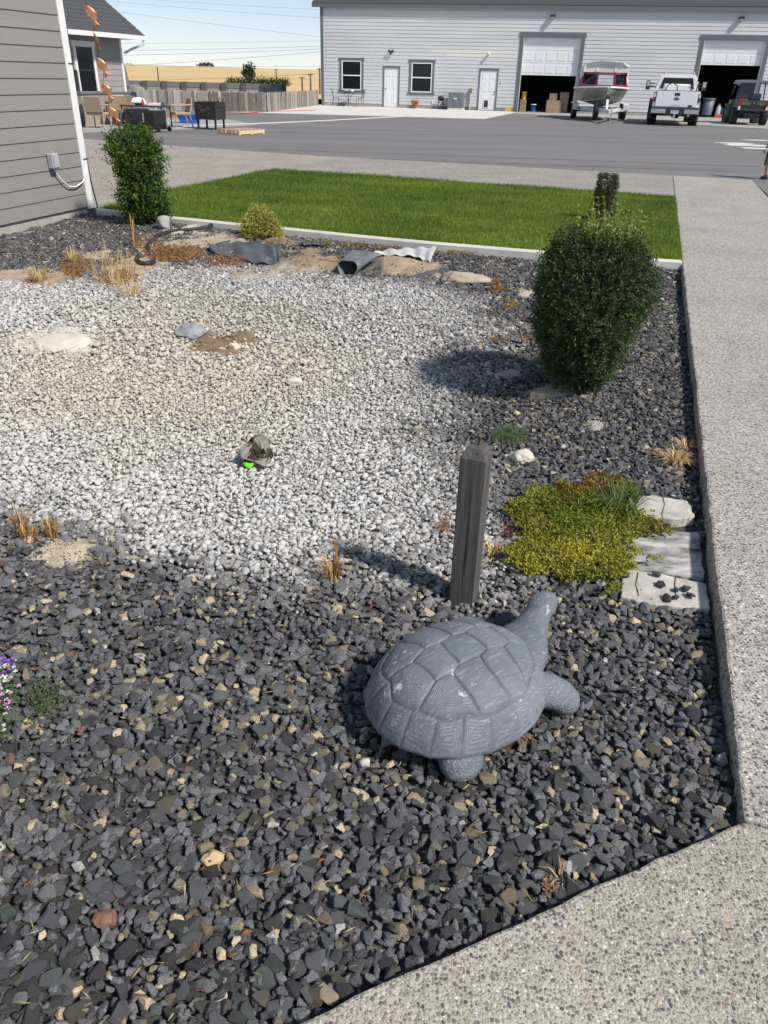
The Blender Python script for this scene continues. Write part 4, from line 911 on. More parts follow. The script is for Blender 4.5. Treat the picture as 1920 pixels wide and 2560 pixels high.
slab_poly('concrete_block', 'white concrete block half buried in dark gravel', [(1552, 1490), (1555, 1420), (1660, 1435), (1765, 1458), (1775, 1520), (1640, 1512)], zb + .018, .1, blk_m)
ck = mat('crack_dark', (.1, .09, .075), .95)
for name_, line in ((0, [(1655, 1240), (1660, 1262), (1655, 1285), (1658, 1300)]), (2, [(1594, 1432), (1590, 1462), (1598, 1490)]), (2, [(1688, 1440), (1686, 1470), (1692, 1500)])):
    par_ = [o for o in C.objects if o.name.startswith('concrete_block')][name_]; zt_ = (zb + .03) if name_ == 0 else (zb + .018)
    MB().tube([G(x + random.uniform(-2, 2), y, zt_) - par_.location for x, y in line], [.0035, .0025, .003, .0015][:len(line)], 5).build('crack', ck, par_)
# loose slate chips on the white block
for x, y, s_ in ((1640, 1437, .03), (1651, 1462, .034), (1690, 1475, .022), (1715, 1472, .032), (1725, 1490, .035), (1602, 1476, .01), (1565, 1437, .028), (1690, 1494, .03), (1668, 1497, .034)):
    p = G(x, y, zb + .025); v, f = HN[random.randrange(18)]; c_ = np.tile(np.array([.045, .048, .052]) if s_ > .02 else np.array([.3, .24, .16]), (len(v), 1))
    o = link('stone', fast_mesh('stone', v * s_ * 1.3, f, c_), stone_mat, bed); o.location = (p.x, p.y, p.z + .004); o.rotation_euler = (0, .2, random.uniform(0, 6))

# ================================================================== ROCKS AND RUBBISH IN THE BED
def rock(name, label, px_, py_, w_, d_, h_, m_, seed, sink=.3, rz=0, cat='rock', n=90):
    r = np.random.default_rng(seed); b = bmesh.new(); bmesh.ops.create_icosphere(b, subdivisions=4, radius=1)
    pl = [(Vector(q).normalized(), r.uniform(.62, .92)) for q in r.normal(size=(9, 3))]
    for v_ in b.verts:
        for nn, dd_ in pl:
            e_ = v_.co.dot(nn) - dd_
            if e_ > 0: v_.co -= nn * e_ * .85
        v_.co *= 1 + .16 * mnoise.noise(v_.co * 1.7 + Vector((seed, 0, 0))) + .09 * mnoise.noise(v_.co * 4.5 + Vector((0, seed, 0))) + .05 * mnoise.noise(v_.co * 11)
        v_.co = Vector((v_.co.x * w_ / 2, v_.co.y * d_ / 2, v_.co.z * h_ / 2))
    me = bpy.data.meshes.new(name); b.to_mesh(me); b.free(); me.polygons.foreach_set('use_smooth', [True] * len(me.polygons))
    o = link(name, me, m_); p = GB(px_, py_); o.location = (p.x, p.y, p.z + h_ * (.5 - sink)); o.rotation_euler = (0, 0, rz); return tag(o, label, cat)
rk_grey = mat('grey_rock', (.33, .325, .31), .85, .3, 9, bump=.6, bscale=40); rk_white = mat('pale_rock', (.56, .52, .43), .9, .15, 8, bump=.5, bscale=40); rk_blue = mat('bluish_rock', (.27, .285, .30), .85, .35, 9, bump=.6, bscale=40)
rk_tan = mat('tan_rock', (.40, .33, .24), .9, .2, 12, bump=.6, bscale=40)
rock('rock', 'rounded pale grey rock against the lawn edging', 410, 572, .2, .18, .2, rk_grey, 3, .2)
rock('rock', 'flat bluish-grey rock lying on the pebbles', 478, 838, .24, .2, .12, rk_blue, 5, .3)
rock('rock', 'small cream rock on the middle of pebbles', 735, 962, .12, .1, .07, rk_white, 7, .25)
rock('rock', 'broad whitish rock sunk in pebbles at left', 155, 858, .42, .34, .11, rk_white, 9, .48, .4)
rock('rock', 'small white rock on the dark soil patch', 585, 872, .1, .09, .07, rk_white, 12, .3)
rock('rock', 'tan boulder half buried left of the box shrub', 1160, 700, .55, .34, .16, rk_tan, 14, .42, -.3)
rock('rock', 'pale lump of rock behind the wooden post', 1306, 1150, .12, .11, .09, rk_white, 16, .3)
rock('rock', 'grey flat stone in the shade of the box shrub', 1275, 940, .16, .1, .06, rk_grey, 18, .3)
rock('rock', 'rusty brown stone in the near dark gravel', 265, 2306, .062, .045, .04, mat('rusty_rock', (.2, .11, .06), .85, .3, 30, bump=.5, bscale=80), 20, .15)
rock('rock', 'largest tan stone in the near dark gravel', 533, 2155, .06, .04, .035, mat('ochre_rock', (.52, .38, .21), .85, .12, 30, bump=.4, bscale=80), 22, .1, .5)
FZ = GB(1430, 985).z + .016
slab_poly('flagstone', 'pale flagstone left of the box shrub trunk', [(1385, 984), (1400, 962), (1438, 960), (1442, 986)], FZ, .08, rk_tan, 'flagstone')
slab_poly('flagstone', 'pale flagstone right of the box shrub trunk', [(1452, 990), (1460, 965), (1508, 974), (1500, 992)], FZ, .08, rk_tan, 'flagstone')
slab_poly('flagstone', 'thin pale flagstone farther left of the shrub', [(1325, 982), (1345, 968), (1395, 975), (1390, 988)], FZ - .004, .06, rk_tan, 'flagstone')
# old root ball in its fabric pot, lying on its side
fp = GB(648, 1160); pot = thing('fabric_pot', 'torn grey fabric pot lying on its side with soil', 'plant pot', (fp.x, fp.y, fp.z), R(18)); pot.scale = (.76, .76, .76)
fab = mat('grey_fabric', (.27, .255, .225), .95, .35, 22, bump=.6, bscale=90); soil_m = mat('root_soil', (.085, .058, .04), 1, .45, 45, bump=1, bscale=90, bdist=.02, fine=.35, fscale=180)
ax = Vector((-.28, -.78, .56)).normalized(); _, s1, u1 = frame(ax); rings = []
for f, r_ in ((0, .03), (.12, .075), (.35, .088), (.7, .094), (1, .098), (1.02, .09), (.9, .086)):
    ring = []
    for j in range(28):
        a = 2 * PI * j / 28; k = 1 + (.10 + .2 * f) * math.cos(3 * a + .5) + .05 * math.sin(7 * a + f * 4) + .04 * math.sin(11 * a); rag = (.025 * math.sin(5 * a) + .02 * math.sin(9 * a + 1)) if f > .95 else 0
        ring.append(Vector((0, 0, .075)) + ax * (f * .15 - .065 + rag) + (s1 * math.cos(a) * k + u1 * math.sin(a) * k * (1.18 if math.sin(a) > 0 else .9)) * r_)
    rings.append(ring)
MB().loft(rings).build('fabric', fab, pot)
MB().grid(lambda u, v: Vector((math.cos(2 * PI * v), math.sin(2 * PI * v), 0)) * (.092 * u * (1 + .28 * math.cos(6 * PI * v + .5))) + Vector((0, 0, .03 * (1 - u) + .012 * math.sin(40 * u + 17 * v) * math.sin(23 * v + 9 * u))), 10, 36).build('soil', soil_m, pot)
so_ = pot.children[-1]; so_.matrix_local = Matrix.Translation(Vector((0, 0, .075)) + ax * .062) @ ax.to_track_quat('Z', 'Y').to_matrix().to_4x4()
p = GB(624, 1170); lf = MB().grid(lambda u, v: Vector((.045 * (u - .5), .024 * (v - .5) * math.sin(PI * u) * 2, .006 * math.cos(PI * (v - .5)) + .008 * u)), 8, 4).build('green_leaf', mat('lime_plastic', (.12, .72, .02), .4, .08)); lf.scale = (1.3, 1.6, 1.3); lf.location = (p.x, p.y - .01, p.z + .03); lf.rotation_euler = (.35, 0, .3)
tag(lf, 'bright lime green leaf beside the fabric pot', 'leaf')
# torn pond liner
lin = mat('pond_liner', (.085, .09, .096), .55, .35, 4, bump=.4, bscale=14, bdist=.02, fine=.1); lin_w = mat('dusty_liner', (.5, .5, .485), .7, .3, 7, bump=.3, bscale=20)
def ribbon(name, label, top, bot, m_, wav=.02, th=.006, n=26, cat='pond liner', zt=.0, zb_=.0):
    def pt(lst, u):
        f = u * (len(lst) - 1); j = min(int(f), len(lst) - 2); return lst[j].lerp(lst[j + 1], f - j)
    T_ = [GB(x, y) + Vector((0, 0, z_)) for x, y, z_ in top]; B_ = [GB(x, y) + Vector((0, 0, z_)) for x, y, z_ in bot]
    c_ = B_[0].copy()
    def fn(u, v):
        p_ = pt(B_, u).lerp(pt(T_, u), v) - c_; return p_ + Vector((0, 0, wav * math.sin(u * 14 + v * 3) * math.sin(PI * v) + .5 * wav * math.sin(u * 33 + 1)))
    o = MB().grid(fn, n * 2, 10).build(name, m_, solid=th); o.location = c_; return tag(o, label, cat)
def on_h(x, y, z_):          # point above the bed at given extra height seen at this pixel
    return (x, y, z_)
ribbon('pond_liner', 'folded dark grey pond liner sheet at back of basin', [(520, 622, .04), (565, 612, .03), (620, 617, .05), (670, 622, .045), (705, 621, .03)], [(528, 636, .03), (580, 652, .02), (640, 664, .03), (690, 668, .03), (700, 668, .03)], lin, .022)
ribbon('pond_liner', 'torn pale dusty liner edge on the right bank', [(905, 648, .05), (960, 642, .07), (1030, 638, .08), (1090, 633, .07)], [(925, 652, .05), (975, 652, .06), (1035, 652, .05), (1075, 668, .04)], lin_w, .02)
ribbon('pond_liner', 'dark liner strip in front of tan boulder', [(1020, 697, .02), (1080, 683, .03), (1120, 677, .02)], [(1022, 700, .01), (1085, 690, .02), (1125, 684, .01)], lin, .008)
ribbon('pond_liner', 'black liner scrap above the dug hole', [(755, 612, .03), (790, 611, .04), (815, 613, .03)], [(757, 620, .03), (790, 620, .04), (812, 620, .03)], lin, .01)
rl = GB(868, 690); rings = []
roll = thing('liner_roll', 'rolled end of grey liner pointing towards the camera', 'pond liner', rl)
ra = Vector((.38, .9, .22)).normalized(); _, s1, u1 = frame(ra)
for f in np.linspace(0, 1, 12):
    rings.append([Vector((0, 0, .05)) + ra * (f * .42 + .05 * math.sin(a * 1) * (1 - f)) + (s1 * math.cos(a) * (1 + .55 * f) + u1 * math.sin(a) * (1 - .72 * f)) * (.095 + .02 * math.sin(3 * a)) for a in np.linspace(0, 2 * PI, 24, endpoint=False)])
MB().loft(rings, cap=False).build('sheet', mat('liner_grey', (.15, .155, .16), .5, .35, 8, bump=.4, bscale=25, bdist=.01), roll, solid=.006)
# black corrugated hose
hp = [(372, 640), (372, 615), (392, 594), (430, 582), (480, 579), (520, 572), (545, 560)]
hpts = []
for i in range(len(hp) - 1):
    for k in range(8): hpts.append(GB(hp[i][0] + (hp[i + 1][0] - hp[i][0]) * k / 8, hp[i][1] + (hp[i + 1][1] - hp[i][1]) * k / 8) + Vector((0, 0, .022)))
o = MB().tube(hpts, [.02 + .003 * (k % 2) for k in range(len(hpts))], 12).build('drain_hose', blk); c_ = hpts[0].copy(); tag(o, 'black corrugated hose curving over gravel by the leafy shrub', 'hose')
hp2 = [GB(365 + 22 * math.cos(a), 655 + 12 * math.sin(a)) + Vector((0, 0, .03)) for a in np.linspace(.3, 3.7, 16)]
o = MB().tube(hp2, [.022 + .003 * (k % 2) for k in range(16)], 12).build('drain_hose', blk); tag(o, 'short curved piece of black hose lying in the weeds', 'hose')
# litter in the near gravel
n = 150; B = []
while len(B) < n:
    p = GB(random.uniform(-100, 1700), random.uniform(1550, 2600)); B.append(p)
B = np.array([b for b in B]); kk = polydist(B[:, :2], bed_poly) > .03; B = B[kk]; B[:, 2] += .02; n = len(B); a = rng.uniform(0, 6.28, n)
v1 = leaves(B, np.column_stack([np.cos(a), np.sin(a), rng.normal(0, .2, n)]), rng.uniform(.015, .04, n), .0028, np.array(STRAW)[rng.integers(0, 3, n)])
B2 = B[:26] + np.array([.04, .05, 0]); v2 = leaves(B2, rng.normal(size=(26, 3)) * [1, 1, .3], .026, .012, np.array([(.3, .12, .05), (.55, .4, .2), (.2, .07, .04)])[rng.integers(0, 3, 26)])
v, t, c_ = stack([v1, v2]); tag(link('dry_litter', fast_mesh('dry_litter', v, t, c_), dull_leaf_m), 'scattered straw bits and dead leaves on dark gravel', 'litter', kind='stuff')
p = GB(912, 1922); sh = MB().tube([(-.018, 0, .012), (.0, .004, .014), (.018, .0, .013)], [.013, .015, .014], 12, cap=False).build('paper_roll', mat('dirty_white', (.5, .46, .4), .8, .3, 40), solid=.003); sh.scale = (.75, .75, .75); sh.location = p; sh.location.z += .012; sh.rotation_euler = (0, 0, .3); tag(sh, 'small dirty white paper tube near the turtle tail', 'litter')

# ================================================================== SHOP
SA = Vector((-4.39, 53.1, 0)); SU = Vector((.98119, -.19303, 0)); SR = math.atan2(SU.y, SU.x)
shop_m = mat('shop_siding', (.60, .60, .605), .6, .1, .7, bump=.15, bscale=30, stretch=(.3, 1, 3)); shop_m2 = mat('shop_siding_new', (.70, .68, .62), .6, .03, 2)
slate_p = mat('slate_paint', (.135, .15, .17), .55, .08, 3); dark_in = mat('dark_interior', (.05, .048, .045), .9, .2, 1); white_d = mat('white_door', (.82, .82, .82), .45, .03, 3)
GLASS = mat('dark_glass', (.012, .014, .016), .1, .05, spec=.35); CLEAR = clear_glass('clear_glass')
black_m = mat('black_metal', (.018, .018, .019), .45, .1, 8); shingle_m = mat('shingle', (.062, .064, .068), .9, .35, 5, stretch=(3, 1, 12), bump=.6, bscale=40)
shop = thing('workshop', 'long pale grey lap-sided workshop with two open garage doors', 'building', SA, SR)
WL, EH = 34.0, 5.13
OPEN = [(1.10, 2.56, .74, 2.52), (3.76, 4.76, 0, 2.13), (5.33, 6.81, .72, 2.49), (9.44, 10.55, 0, 2.12), (11.6, 15.17, 0, 3.92), (21.27, 24.85, 0, 3.92)]
def spans(z0, z1):
    cuts = sorted((a - .001, b + .001) for a, b, c_, d_ in OPEN if c_ < z1 - .01 and d_ > z0 + .01); x = .1; out = []
    for a, b in cuts:
        if a > x: out.append((x, a))
        x = max(x, b)
    out.append((x, WL)); return out
E_ = .181
for i in range(28):
    z = .17 + i * E_
    for a, b in spans(z, z + E_):
        x = a
        while x < b - .02:
            e = min(b, x + (random.uniform(4.5, 7.5)));
            if b - e < .6: e = b
            mb = MB(); lap(mb, x + .002, e - .002, z, E_ if z + E_ < 5.05 else .06, .024); mb.build('siding_board', shop_m2 if (i in (14, 15) and 3 < x < 8) else shop_m, shop); x = e
z = 0.0
mb = MB()
zs_ = sorted({-.3, EH} | {o[2] for o in OPEN if o[2] > 0} | {o[3] for o in OPEN})
for a_, b_ in zip(zs_[:-1], zs_[1:]):
    for x0, x1 in spans(a_, b_): mb.b2(x0 - .05, x1, .003, .14, a_, b_)
mb.build('wall_core', shop_m, shop)
mb = MB()
for x0, x1 in spans(-.1, .1): mb.b2(x0 - .05, x1, -.012, .003, -.3, .165)
mb.build('foundation', found_m, shop)
MB().b2(-.05, .12, -.045, -.0005, .0, EH).build('corner_board', slate_p, shop)
MB().b2(-.05, WL, 12, 12.2, -.3, EH).b2(-.05, .1, .14, 12, -.3, EH).b2(WL, WL + .2, 0, 12, -.3, EH).build('rear_walls', shop_m, shop)
MB().b2(.1, WL, .14, 12, -.3, -.006).build('floor', gc, shop)
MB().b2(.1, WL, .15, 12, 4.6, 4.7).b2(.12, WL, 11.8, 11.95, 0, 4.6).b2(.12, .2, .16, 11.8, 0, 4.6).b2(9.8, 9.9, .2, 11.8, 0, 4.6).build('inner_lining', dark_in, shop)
# roof
rf = MB().add([(-.5, -.16, EH + .06), (WL + .5, -.16, EH + .06), (WL + .5, 6, EH + 3.0), (-.5, 6, EH + 3.0), (-.5, 12.6, EH), (WL + .5, 12.6, EH), (-.5, 12.5, EH - .1), (-.5, -.5, EH - .02)], [(0, 1, 2, 3), (3, 2, 5, 4)]).build('roof', shingle_m, shop, solid=.06)
for k in range(4):
    y0 = -.16 + k * .16; MB().b2(-.5, WL + .5, y0, y0 + .15, EH + .095 + k * .074, EH + .108 + k * .074).build('shingle_course', shingle_m, rf)
MB().b2(-.5, WL + .5, -.2, -.16, EH - .12, EH + .06).build('gutter', slate_p, shop); MB().b2(-.45, WL, -.16, 0, EH - .02, EH).build('soffit', slate_p, shop)
def trim(name, x0, x1, z0, z1, wd, par, sill=True, hd=.05):
    MB().b2(x0, x0 + wd, -.045, .0, z0, z1 - wd).b2(x1 - wd, x1, -.045, 0, z0, z1 - wd).b2(x0 - hd, x1 + hd, -.052, 0, z1 - wd, z1 + .01).build(name, slate_p, par)
for k, (x0, x1, z0, z1) in enumerate((OPEN[0], OPEN[2])):
    wn = thing('window', None, None); wn.parent = shop
    trim('casing', x0, x1, z0, z1, .12, wn); MB().b2(x0 - .07, x1 + .07, -.056, 0, z0, z0 + .11).build('sill', slate_p, wn)
    a, b, c_, d_ = x0 + .125, x1 - .125, z0 + .115, z1 - .125; mid_ = (c_ + d_) / 2
    MB().b2(a, a + .06, -.04, .05, c_, d_).b2(b - .06, b, -.04, .05, c_, d_).b2(a + .06, b - .06, -.04, .05, d_ - .06, d_).b2(a + .06, b - .06, -.04, .05, c_, c_ + .06).b2(a + .06, b - .06, -.04, .05, mid_ - .03, mid_ + .03).build('frame', white_d, wn)
    for u0, u1 in ((c_ + .06, mid_ - .03), (mid_ + .03, d_ - .06)): MB().b2(a + .06, b - .06, .0, .008, u0, u1).build('pane', GLASS, wn)
    nb = 30
    for q in range(nb): 
        zq = c_ + .07 + (d_ - c_ - .14) * q / nb; MB().box(((a + b) / 2, .05, zq), (b - a - .14, .03, .004), M=Matrix.Rotation(.5, 3, 'X')).build('blind_slat', mat('blind', (.06, .065, .065), .7), wn)
    MB().b2(a, b, .09, .1, c_, d_).build('backing', dark_in, wn)
for k, (x0, x1, z0, z1) in enumerate((OPEN[1], OPEN[3])):
    dr = thing('door', None, None); dr.parent = shop
    trim('casing', x0, x1, z0, z1, .075, dr, hd=.01); a, b = x0 + .077, x1 - .077
    MB().b2(a, b, -.01, .04, .03, z1 - .08).build('leaf', white_d, dr)
    cx = (a + b) / 2; W2 = (b - a) / 2
    for s in (-1, 1):
        for u0, u1 in ((.22, .84), (.98, 1.5), (1.62, 1.92)):
            if k == 1 and u0 == .22: u0 = .62
            xc = cx + s * W2 * .45; MB().b2(xc - W2 * .3, xc + W2 * .3, -.019, -.0102, u0, u1).build('panel', white_d, dr, bevel=.008)
    xk = a + .08 if k == 0 else b - .08
    MB().lathe([(.03, -.012), (.012, -.03), (.012, -.05), (.032, -.06), (.03, -.08), (.0001, -.09)], 12, (xk, 0, .96), 'Y').build('handle', black_m, dr)
    MB().b2(x0, x1, -.1, .0, -.02, .028).build('threshold', gc, dr)
    if k == 1:
        MB().lathe([(.025, -.012), (.025, -.03), (.0001, -.032)], 10, (xk, 0, .85), 'Y').build('lock', black_m, dr)
        f = MB().b2(cx - .2, cx + .12, -.03, -.0105, .13, .58).build('pet_flap', white_paint, dr); MB().b2(cx - .15, cx + .07, -.036, -.0302, .18, .52).build('flap', black_m, f)
for k, (x0, x1, zb_, nsec) in enumerate(((11.6, 15.17, 1.86, 3), (21.27, 24.85, 2.55, 2))):
    gd = thing('garage_door', None, None); gd.parent = shop
    trim('casing', x0, x1, 0, 3.92, .2, gd, hd=.06); MB().b2(x0 + .2, x0 + .24, -.03, .12, 0, 3.72).b2(x1 - .24, x1 - .2, -.03, .12, 0, 3.72).build('jamb', mat('cream_jamb', (.62, .59, .5), .6), gd)
    a, b = x0 + .24, x1 - .24; hh = (3.72 - zb_) / nsec
    for q in range(nsec):
        s0 = zb_ + q * hh; sec = MB().b2(a, b, .12, .17, s0 + .005, s0 + hh - .005).build('section', white_d, gd)
        if q == nsec - 1: continue
        for c4 in range(5 if k else 5):
            wq = (b - a) / 5; xc = a + wq * (c4 + .5); MB().b2(xc - wq * .4, xc + wq * .4, .108, .1195, s0 + hh * .18, s0 + hh * .82).build('panel', white_d, sec, bevel=.012)
def wl(name, x, y, z): return SA + SU * x + Vector((-SU.y, SU.x, 0)) * y + Vector((0, 0, z))
# wall lamps belong to the shop
for k, (x, z) in enumerate(((13.26, 4.68), (23.11, 4.69))):
    l_ = MB().b2(x - .14, x + .14, -.25, -.025, z - .02, z + .08).build('wall_lamp', black_m, shop); MB().b2(x - .1, x + .1, -.26, -.06, z - .09, z - .021).build('lens', mat('lamp_lens', (.3, .3, .28), .3), l_)
l_ = MB().lathe([(.06, -.026), (.05, -.07)], 12, (4.22, 0, 2.86), 'Y').build('flood_lamp', black_m, shop)
for s in (-1, 1): MB().lathe([(.02, -.06), (.075, -.16), (.0001, -.165)], 12, (4.22 + s * .1, 0, 2.9), 'Y').build('lamp_head', black_m, l_)
MB().lathe([(.05, -.06), (.055, -.14), (.0001, -.16)], 12, (4.22, 0, 2.78), 'Y').build('camera_head', black_m, l_)
l_ = MB().lathe([(.07, -.026), (.06, -.09), (.09, -.2), (.0001, -.22)], 14, (9.9, 0, 2.86), 'Y').build('bulkhead_lamp', mat('lamp_white', (.7, .68, .62), .3), shop)
MB().b2(10.72, 10.79, -.06, -.024, 1.42, 1.57).build('doorbell', white_paint, shop); MB().b2(6.75, 6.95, -.05, -.025, .27, .46).build('outlet_cover', white_paint, shop)
MB().tube([(9.0, -.08, .02), (9.0, -.08, .85), (9.02, -.06, .95)], .05, 10).build('conduit', mat('conduit_grey', (.45, .44, .42), .6), shop); MB().b2(8.94, 9.1, -.14, -.025, .9, 1.12).build('junction_box', mat('rusty_brown', (.3, .2, .15), .8), shop)

def local_xy(parent_fn, *a): return parent_fn(*a)
# things standing along the shop wall
ac = thing('air_conditioner', 'grey slatted outdoor air conditioner unit between the shop doors', 'air conditioner', wl('', 8.27, -.55, 0), SR)
MB().b2(-.45, .45, -.38, .38, 0, .1).build('base', conc, ac); MB().b2(-.4, .4, -.36, .36, .1, .86).build('body', mat('ac_dark', (.12, .13, .14), .6), ac); acg = mat('ac_grey', (.27, .29, .32), .5)
MB().b2(-.44, .44, -.4, .4, .86, .92).build('lid', acg, ac)
for q in range(13): MB().b2(-.43 + q * .068, -.4 + q * .068, -.39, -.361, .12, .86).build('slat', acg, ac)
MB().b2(-.12, .08, -.402, -.391, .55, .62).build('name_plate', white_paint, ac)
pt_ = MB().lathe([(.13, 0), (.2, .34), (.225, .34), (.225, .42), (.2, .42), (.19, .36), (.0001, .36)], 18).build('flower_pot', mat('terracotta', (.36, .13, .075), .85, .15, 8)); pt_.location = wl('', 5.78, -.35, 0); tag(pt_, 'terracotta flower pot under the right shop window', 'flower pot')
st = thing('small_grill', 'small black grill on thin legs beside the air conditioner', 'grill', wl('', 7.33, -.35, 0), SR)
MB().lathe([(.0001, .42), (.14, .44), (.19, .55), (.2, .6), (.15, .66), (.0001, .69)], 16).build('bowl', black_m, st)
for a in (.7, 2.4, 3.9, 5.5): MB().tube([(.15 * math.cos(a), .15 * math.sin(a), .5), (.23 * math.cos(a), .23 * math.sin(a), 0)], .014, 6).build('leg', black_m, st)
yel = thing('yellow_crate', 'bright yellow plastic crate left of the first garage', 'crate', wl('', 11.28, -.25, 0), SR); ym = mat('yellow_plastic', (.75, .5, .03), .5, .05)
for s in (-1, 1): MB().b2(s * .13 - .015, s * .13 + .015, -.11, .11, 0, .24).build('side', ym, yel); MB().b2(-.145, .145, s * .11 - .012, s * .11 + .012, 0.001, .235).build('side', ym, yel)
MB().b2(-.12, .12, -.095, .095, .01, .03).build('base', ym, yel)
# bistro set
iron = mat('wrought_iron', (.05, .05, .052), .6)
bt = thing('bistro_table', 'round black wrought iron bistro table under the left window', 'table', wl('', 1.78, -.55, 0), SR)
MB().lathe([(.0001, .73), (.36, .73), (.37, .715), (.36, .7), (.0001, .7)], 24).build('top', iron, bt)
for a in np.linspace(.4, 6.7, 5)[:-1]:
    MB().tube([(.3 * math.cos(a), .3 * math.sin(a), .7), (.08 * math.cos(a), .08 * math.sin(a), .42), (.03 * math.cos(a), .03 * math.sin(a), .3), (.15 * math.cos(a), .15 * math.sin(a), .14), (.33 * math.cos(a), .33 * math.sin(a), 0)], .013, 6).build('leg', iron, bt)
bw = MB().lathe([(.05, 0), (.11, .06), (.13, .13), (.12, .13), (.1, .06), (.0001, .02)], 16).build('bowl', white_d); bw.location = wl('', 2.0, -.6, .735); tag(bw, 'white bowl on the bistro table', 'bowl')
bw = MB().lathe([(.06, 0), (.12, .05), (.15, .12), (.1, .16), (.0001, .17)], 12).build('table_planter', mat('planter', (.42, .36, .25), .9, .4, 20)); bw.location = wl('', 1.62, -.6, .735); tag(bw, 'low beige planter on the bistro table', 'planter')
def bistro(x, rz, label):
    c_ = thing('bistro_chair', label, 'chair', wl('', x, -.6, 0), rz, 'bistro chairs')
    MB().lathe([(.0001, .45), (.19, .45), (.2, .44), (.19, .43), (.0001, .43)], 16).build('seat', iron, c_)
    for sx in (-1, 1):
        MB().tube([(sx * .15, -.15, .44), (sx * .19, -.2, 0)], .011, 6).build('leg', iron, c_); MB().tube([(sx * .15, .15, .44), (sx * .18, .22, 0)], .011, 6).build('leg', iron, c_)
    MB().tube([(-.17, .16, .44), (-.2, .2, .7), (-.2, .26, .9), (-.22, .32, .93)], .011, 6).tube([(.17, .16, .44), (.2, .2, .7), (.2, .26, .9), (.22, .32, .93)], .011, 6).tube([(-.2, .26, .9), (.2, .26, .9)], .011, 6).tube([(-.19, .2, .7), (.19, .2, .7)], .008, 6).build('back_frame', iron, c_)
    for k in range(5): MB().tube([(-.12 + .06 * k, .165, .45), (-.12 + .06 * k, .25, .9)], .006, 5).build('back_rod', iron, c_)
    return c_
bistro(1.02, SR + PI / 2 + .2, 'black wire bistro chair left of the table'); bistro(2.5, SR - PI / 2 - .2, 'black wire bistro chair right of the table')

# things inside the garages
card = mat('cardboard', (.36, .25, .15), .85, .12, 4)
def carton(x, y, z, w_, d_, h_, label, open_=False):
    t_ = thing('cardboard_box', label, 'box', wl('', x, y, z), SR + random.uniform(-.15, .15))
    MB().b2(-w_ / 2, w_ / 2, -d_ / 2, d_ / 2, 0, h_).build('carton', card, t_); MB().b2(-w_ / 2 - .002, w_ / 2 + .002, -d_ / 2 - .004, -d_ / 2 - .001, h_ * .42, h_ * .48).build('tape', mat('tape', (.45, .36, .24), .5), t_)
    return t_
carton(13.85, .55, 0, .85, .6, .62, 'wide cardboard box on the floor beside the boat'); carton(13.8, .62, .62, .42, .45, .35, 'small cardboard box on top of the wide one')
carton(14.45, .7, 0, .45, .5, .66, 'tall narrow cardboard box right of the wide one'); carton(14.4, .7, .66, .5, .45, .38, 'cardboard box on top of the tall narrow one'); carton(12.08, .6, 0, .34, .4, .62, 'upright brown box under the yellow bucket')
def bucket(x, y, z, m_, label, h_=.38):
    t_ = thing('bucket', label, 'bucket', wl('', x, y, z), SR); MB().lathe([(.12, 0), (.15, h_), (.16, h_), (.16, h_ - .04), (.15, h_ - .05)], 18, cap=False).lathe([(.0001, .01), (.12, .0)], 18, cap=False).build('pail', m_, t_)
    MB().tube([(.155 * math.cos(a), -.03 - .1 * math.sin(a), h_ - .06 - .05 * math.sin(a)) for a in np.linspace(0, PI, 9)], .005, 5).build('handle', black_m, t_); MB().lathe([(.0001, h_ + .012), (.165, h_ + .01), (.165, h_ - .015)], 18, cap=False).build('lid', white_d if label.startswith('blue') else m_, t_)
bucket(12.08, .6, .62, ym, 'yellow bucket on the upright brown box'); bucket(12.7, .5, 0, mat('blue_plastic', (.02, .12, .5), .4), 'blue bucket with white lid in the first garage')
tb = thing('trash_bin', 'large blue-grey wheeled trash bin inside the right garage', 'bin', wl('', 22.45, .9, .1), SR); bm_ = mat('bin_blue', (.10, .13, .17), .5, .05)
MB().lathe([(.29, .0), (.35, .8), (.0001, .79)], 24).build('tub', bm_, tb); MB().lathe([(.38, .78), (.39, .84), (.36, .85), (.0001, .85)], 24).build('rim', bm_, tb)
for a in range(4): MB().lathe([(.05, -.02), (.05, .02)], 10, (.2 * math.cos(a * 1.57 + .7), .2 * math.sin(a * 1.57 + .7), -.05), 'X').build('caster', black_m, tb)
sp_ = thing('sprayer', 'white and orange pump sprayer beside the trash bin', 'sprayer', wl('', 23.05, .75, 0), SR); om = mat('orange_plastic', (.75, .12, .02), .45)
MB().lathe([(.12, .12), (.13, .2), (.13, .5), (.06, .6)], 16).build('tank', mat('tank_white', (.7, .72, .75), .5), sp_); MB().b2(-.15, .15, -.12, .12, .0, .14).build('base', om, sp_); MB().lathe([(.06, .6), (.07, .68), (.0001, .7)], 12).build('cap', om, sp_); MB().lathe([(.09, -.03), (.09, .03)], 14, (.12, -.14, .09), 'Y').build('wheel', om, sp_)
MB().lathe([(.11, .1), (.12, .3), (.1, .5)], 12, (.2, .08, 0)).build('blue_tank', mat('blue_plastic2', (.03, .1, .4), .4), sp_)
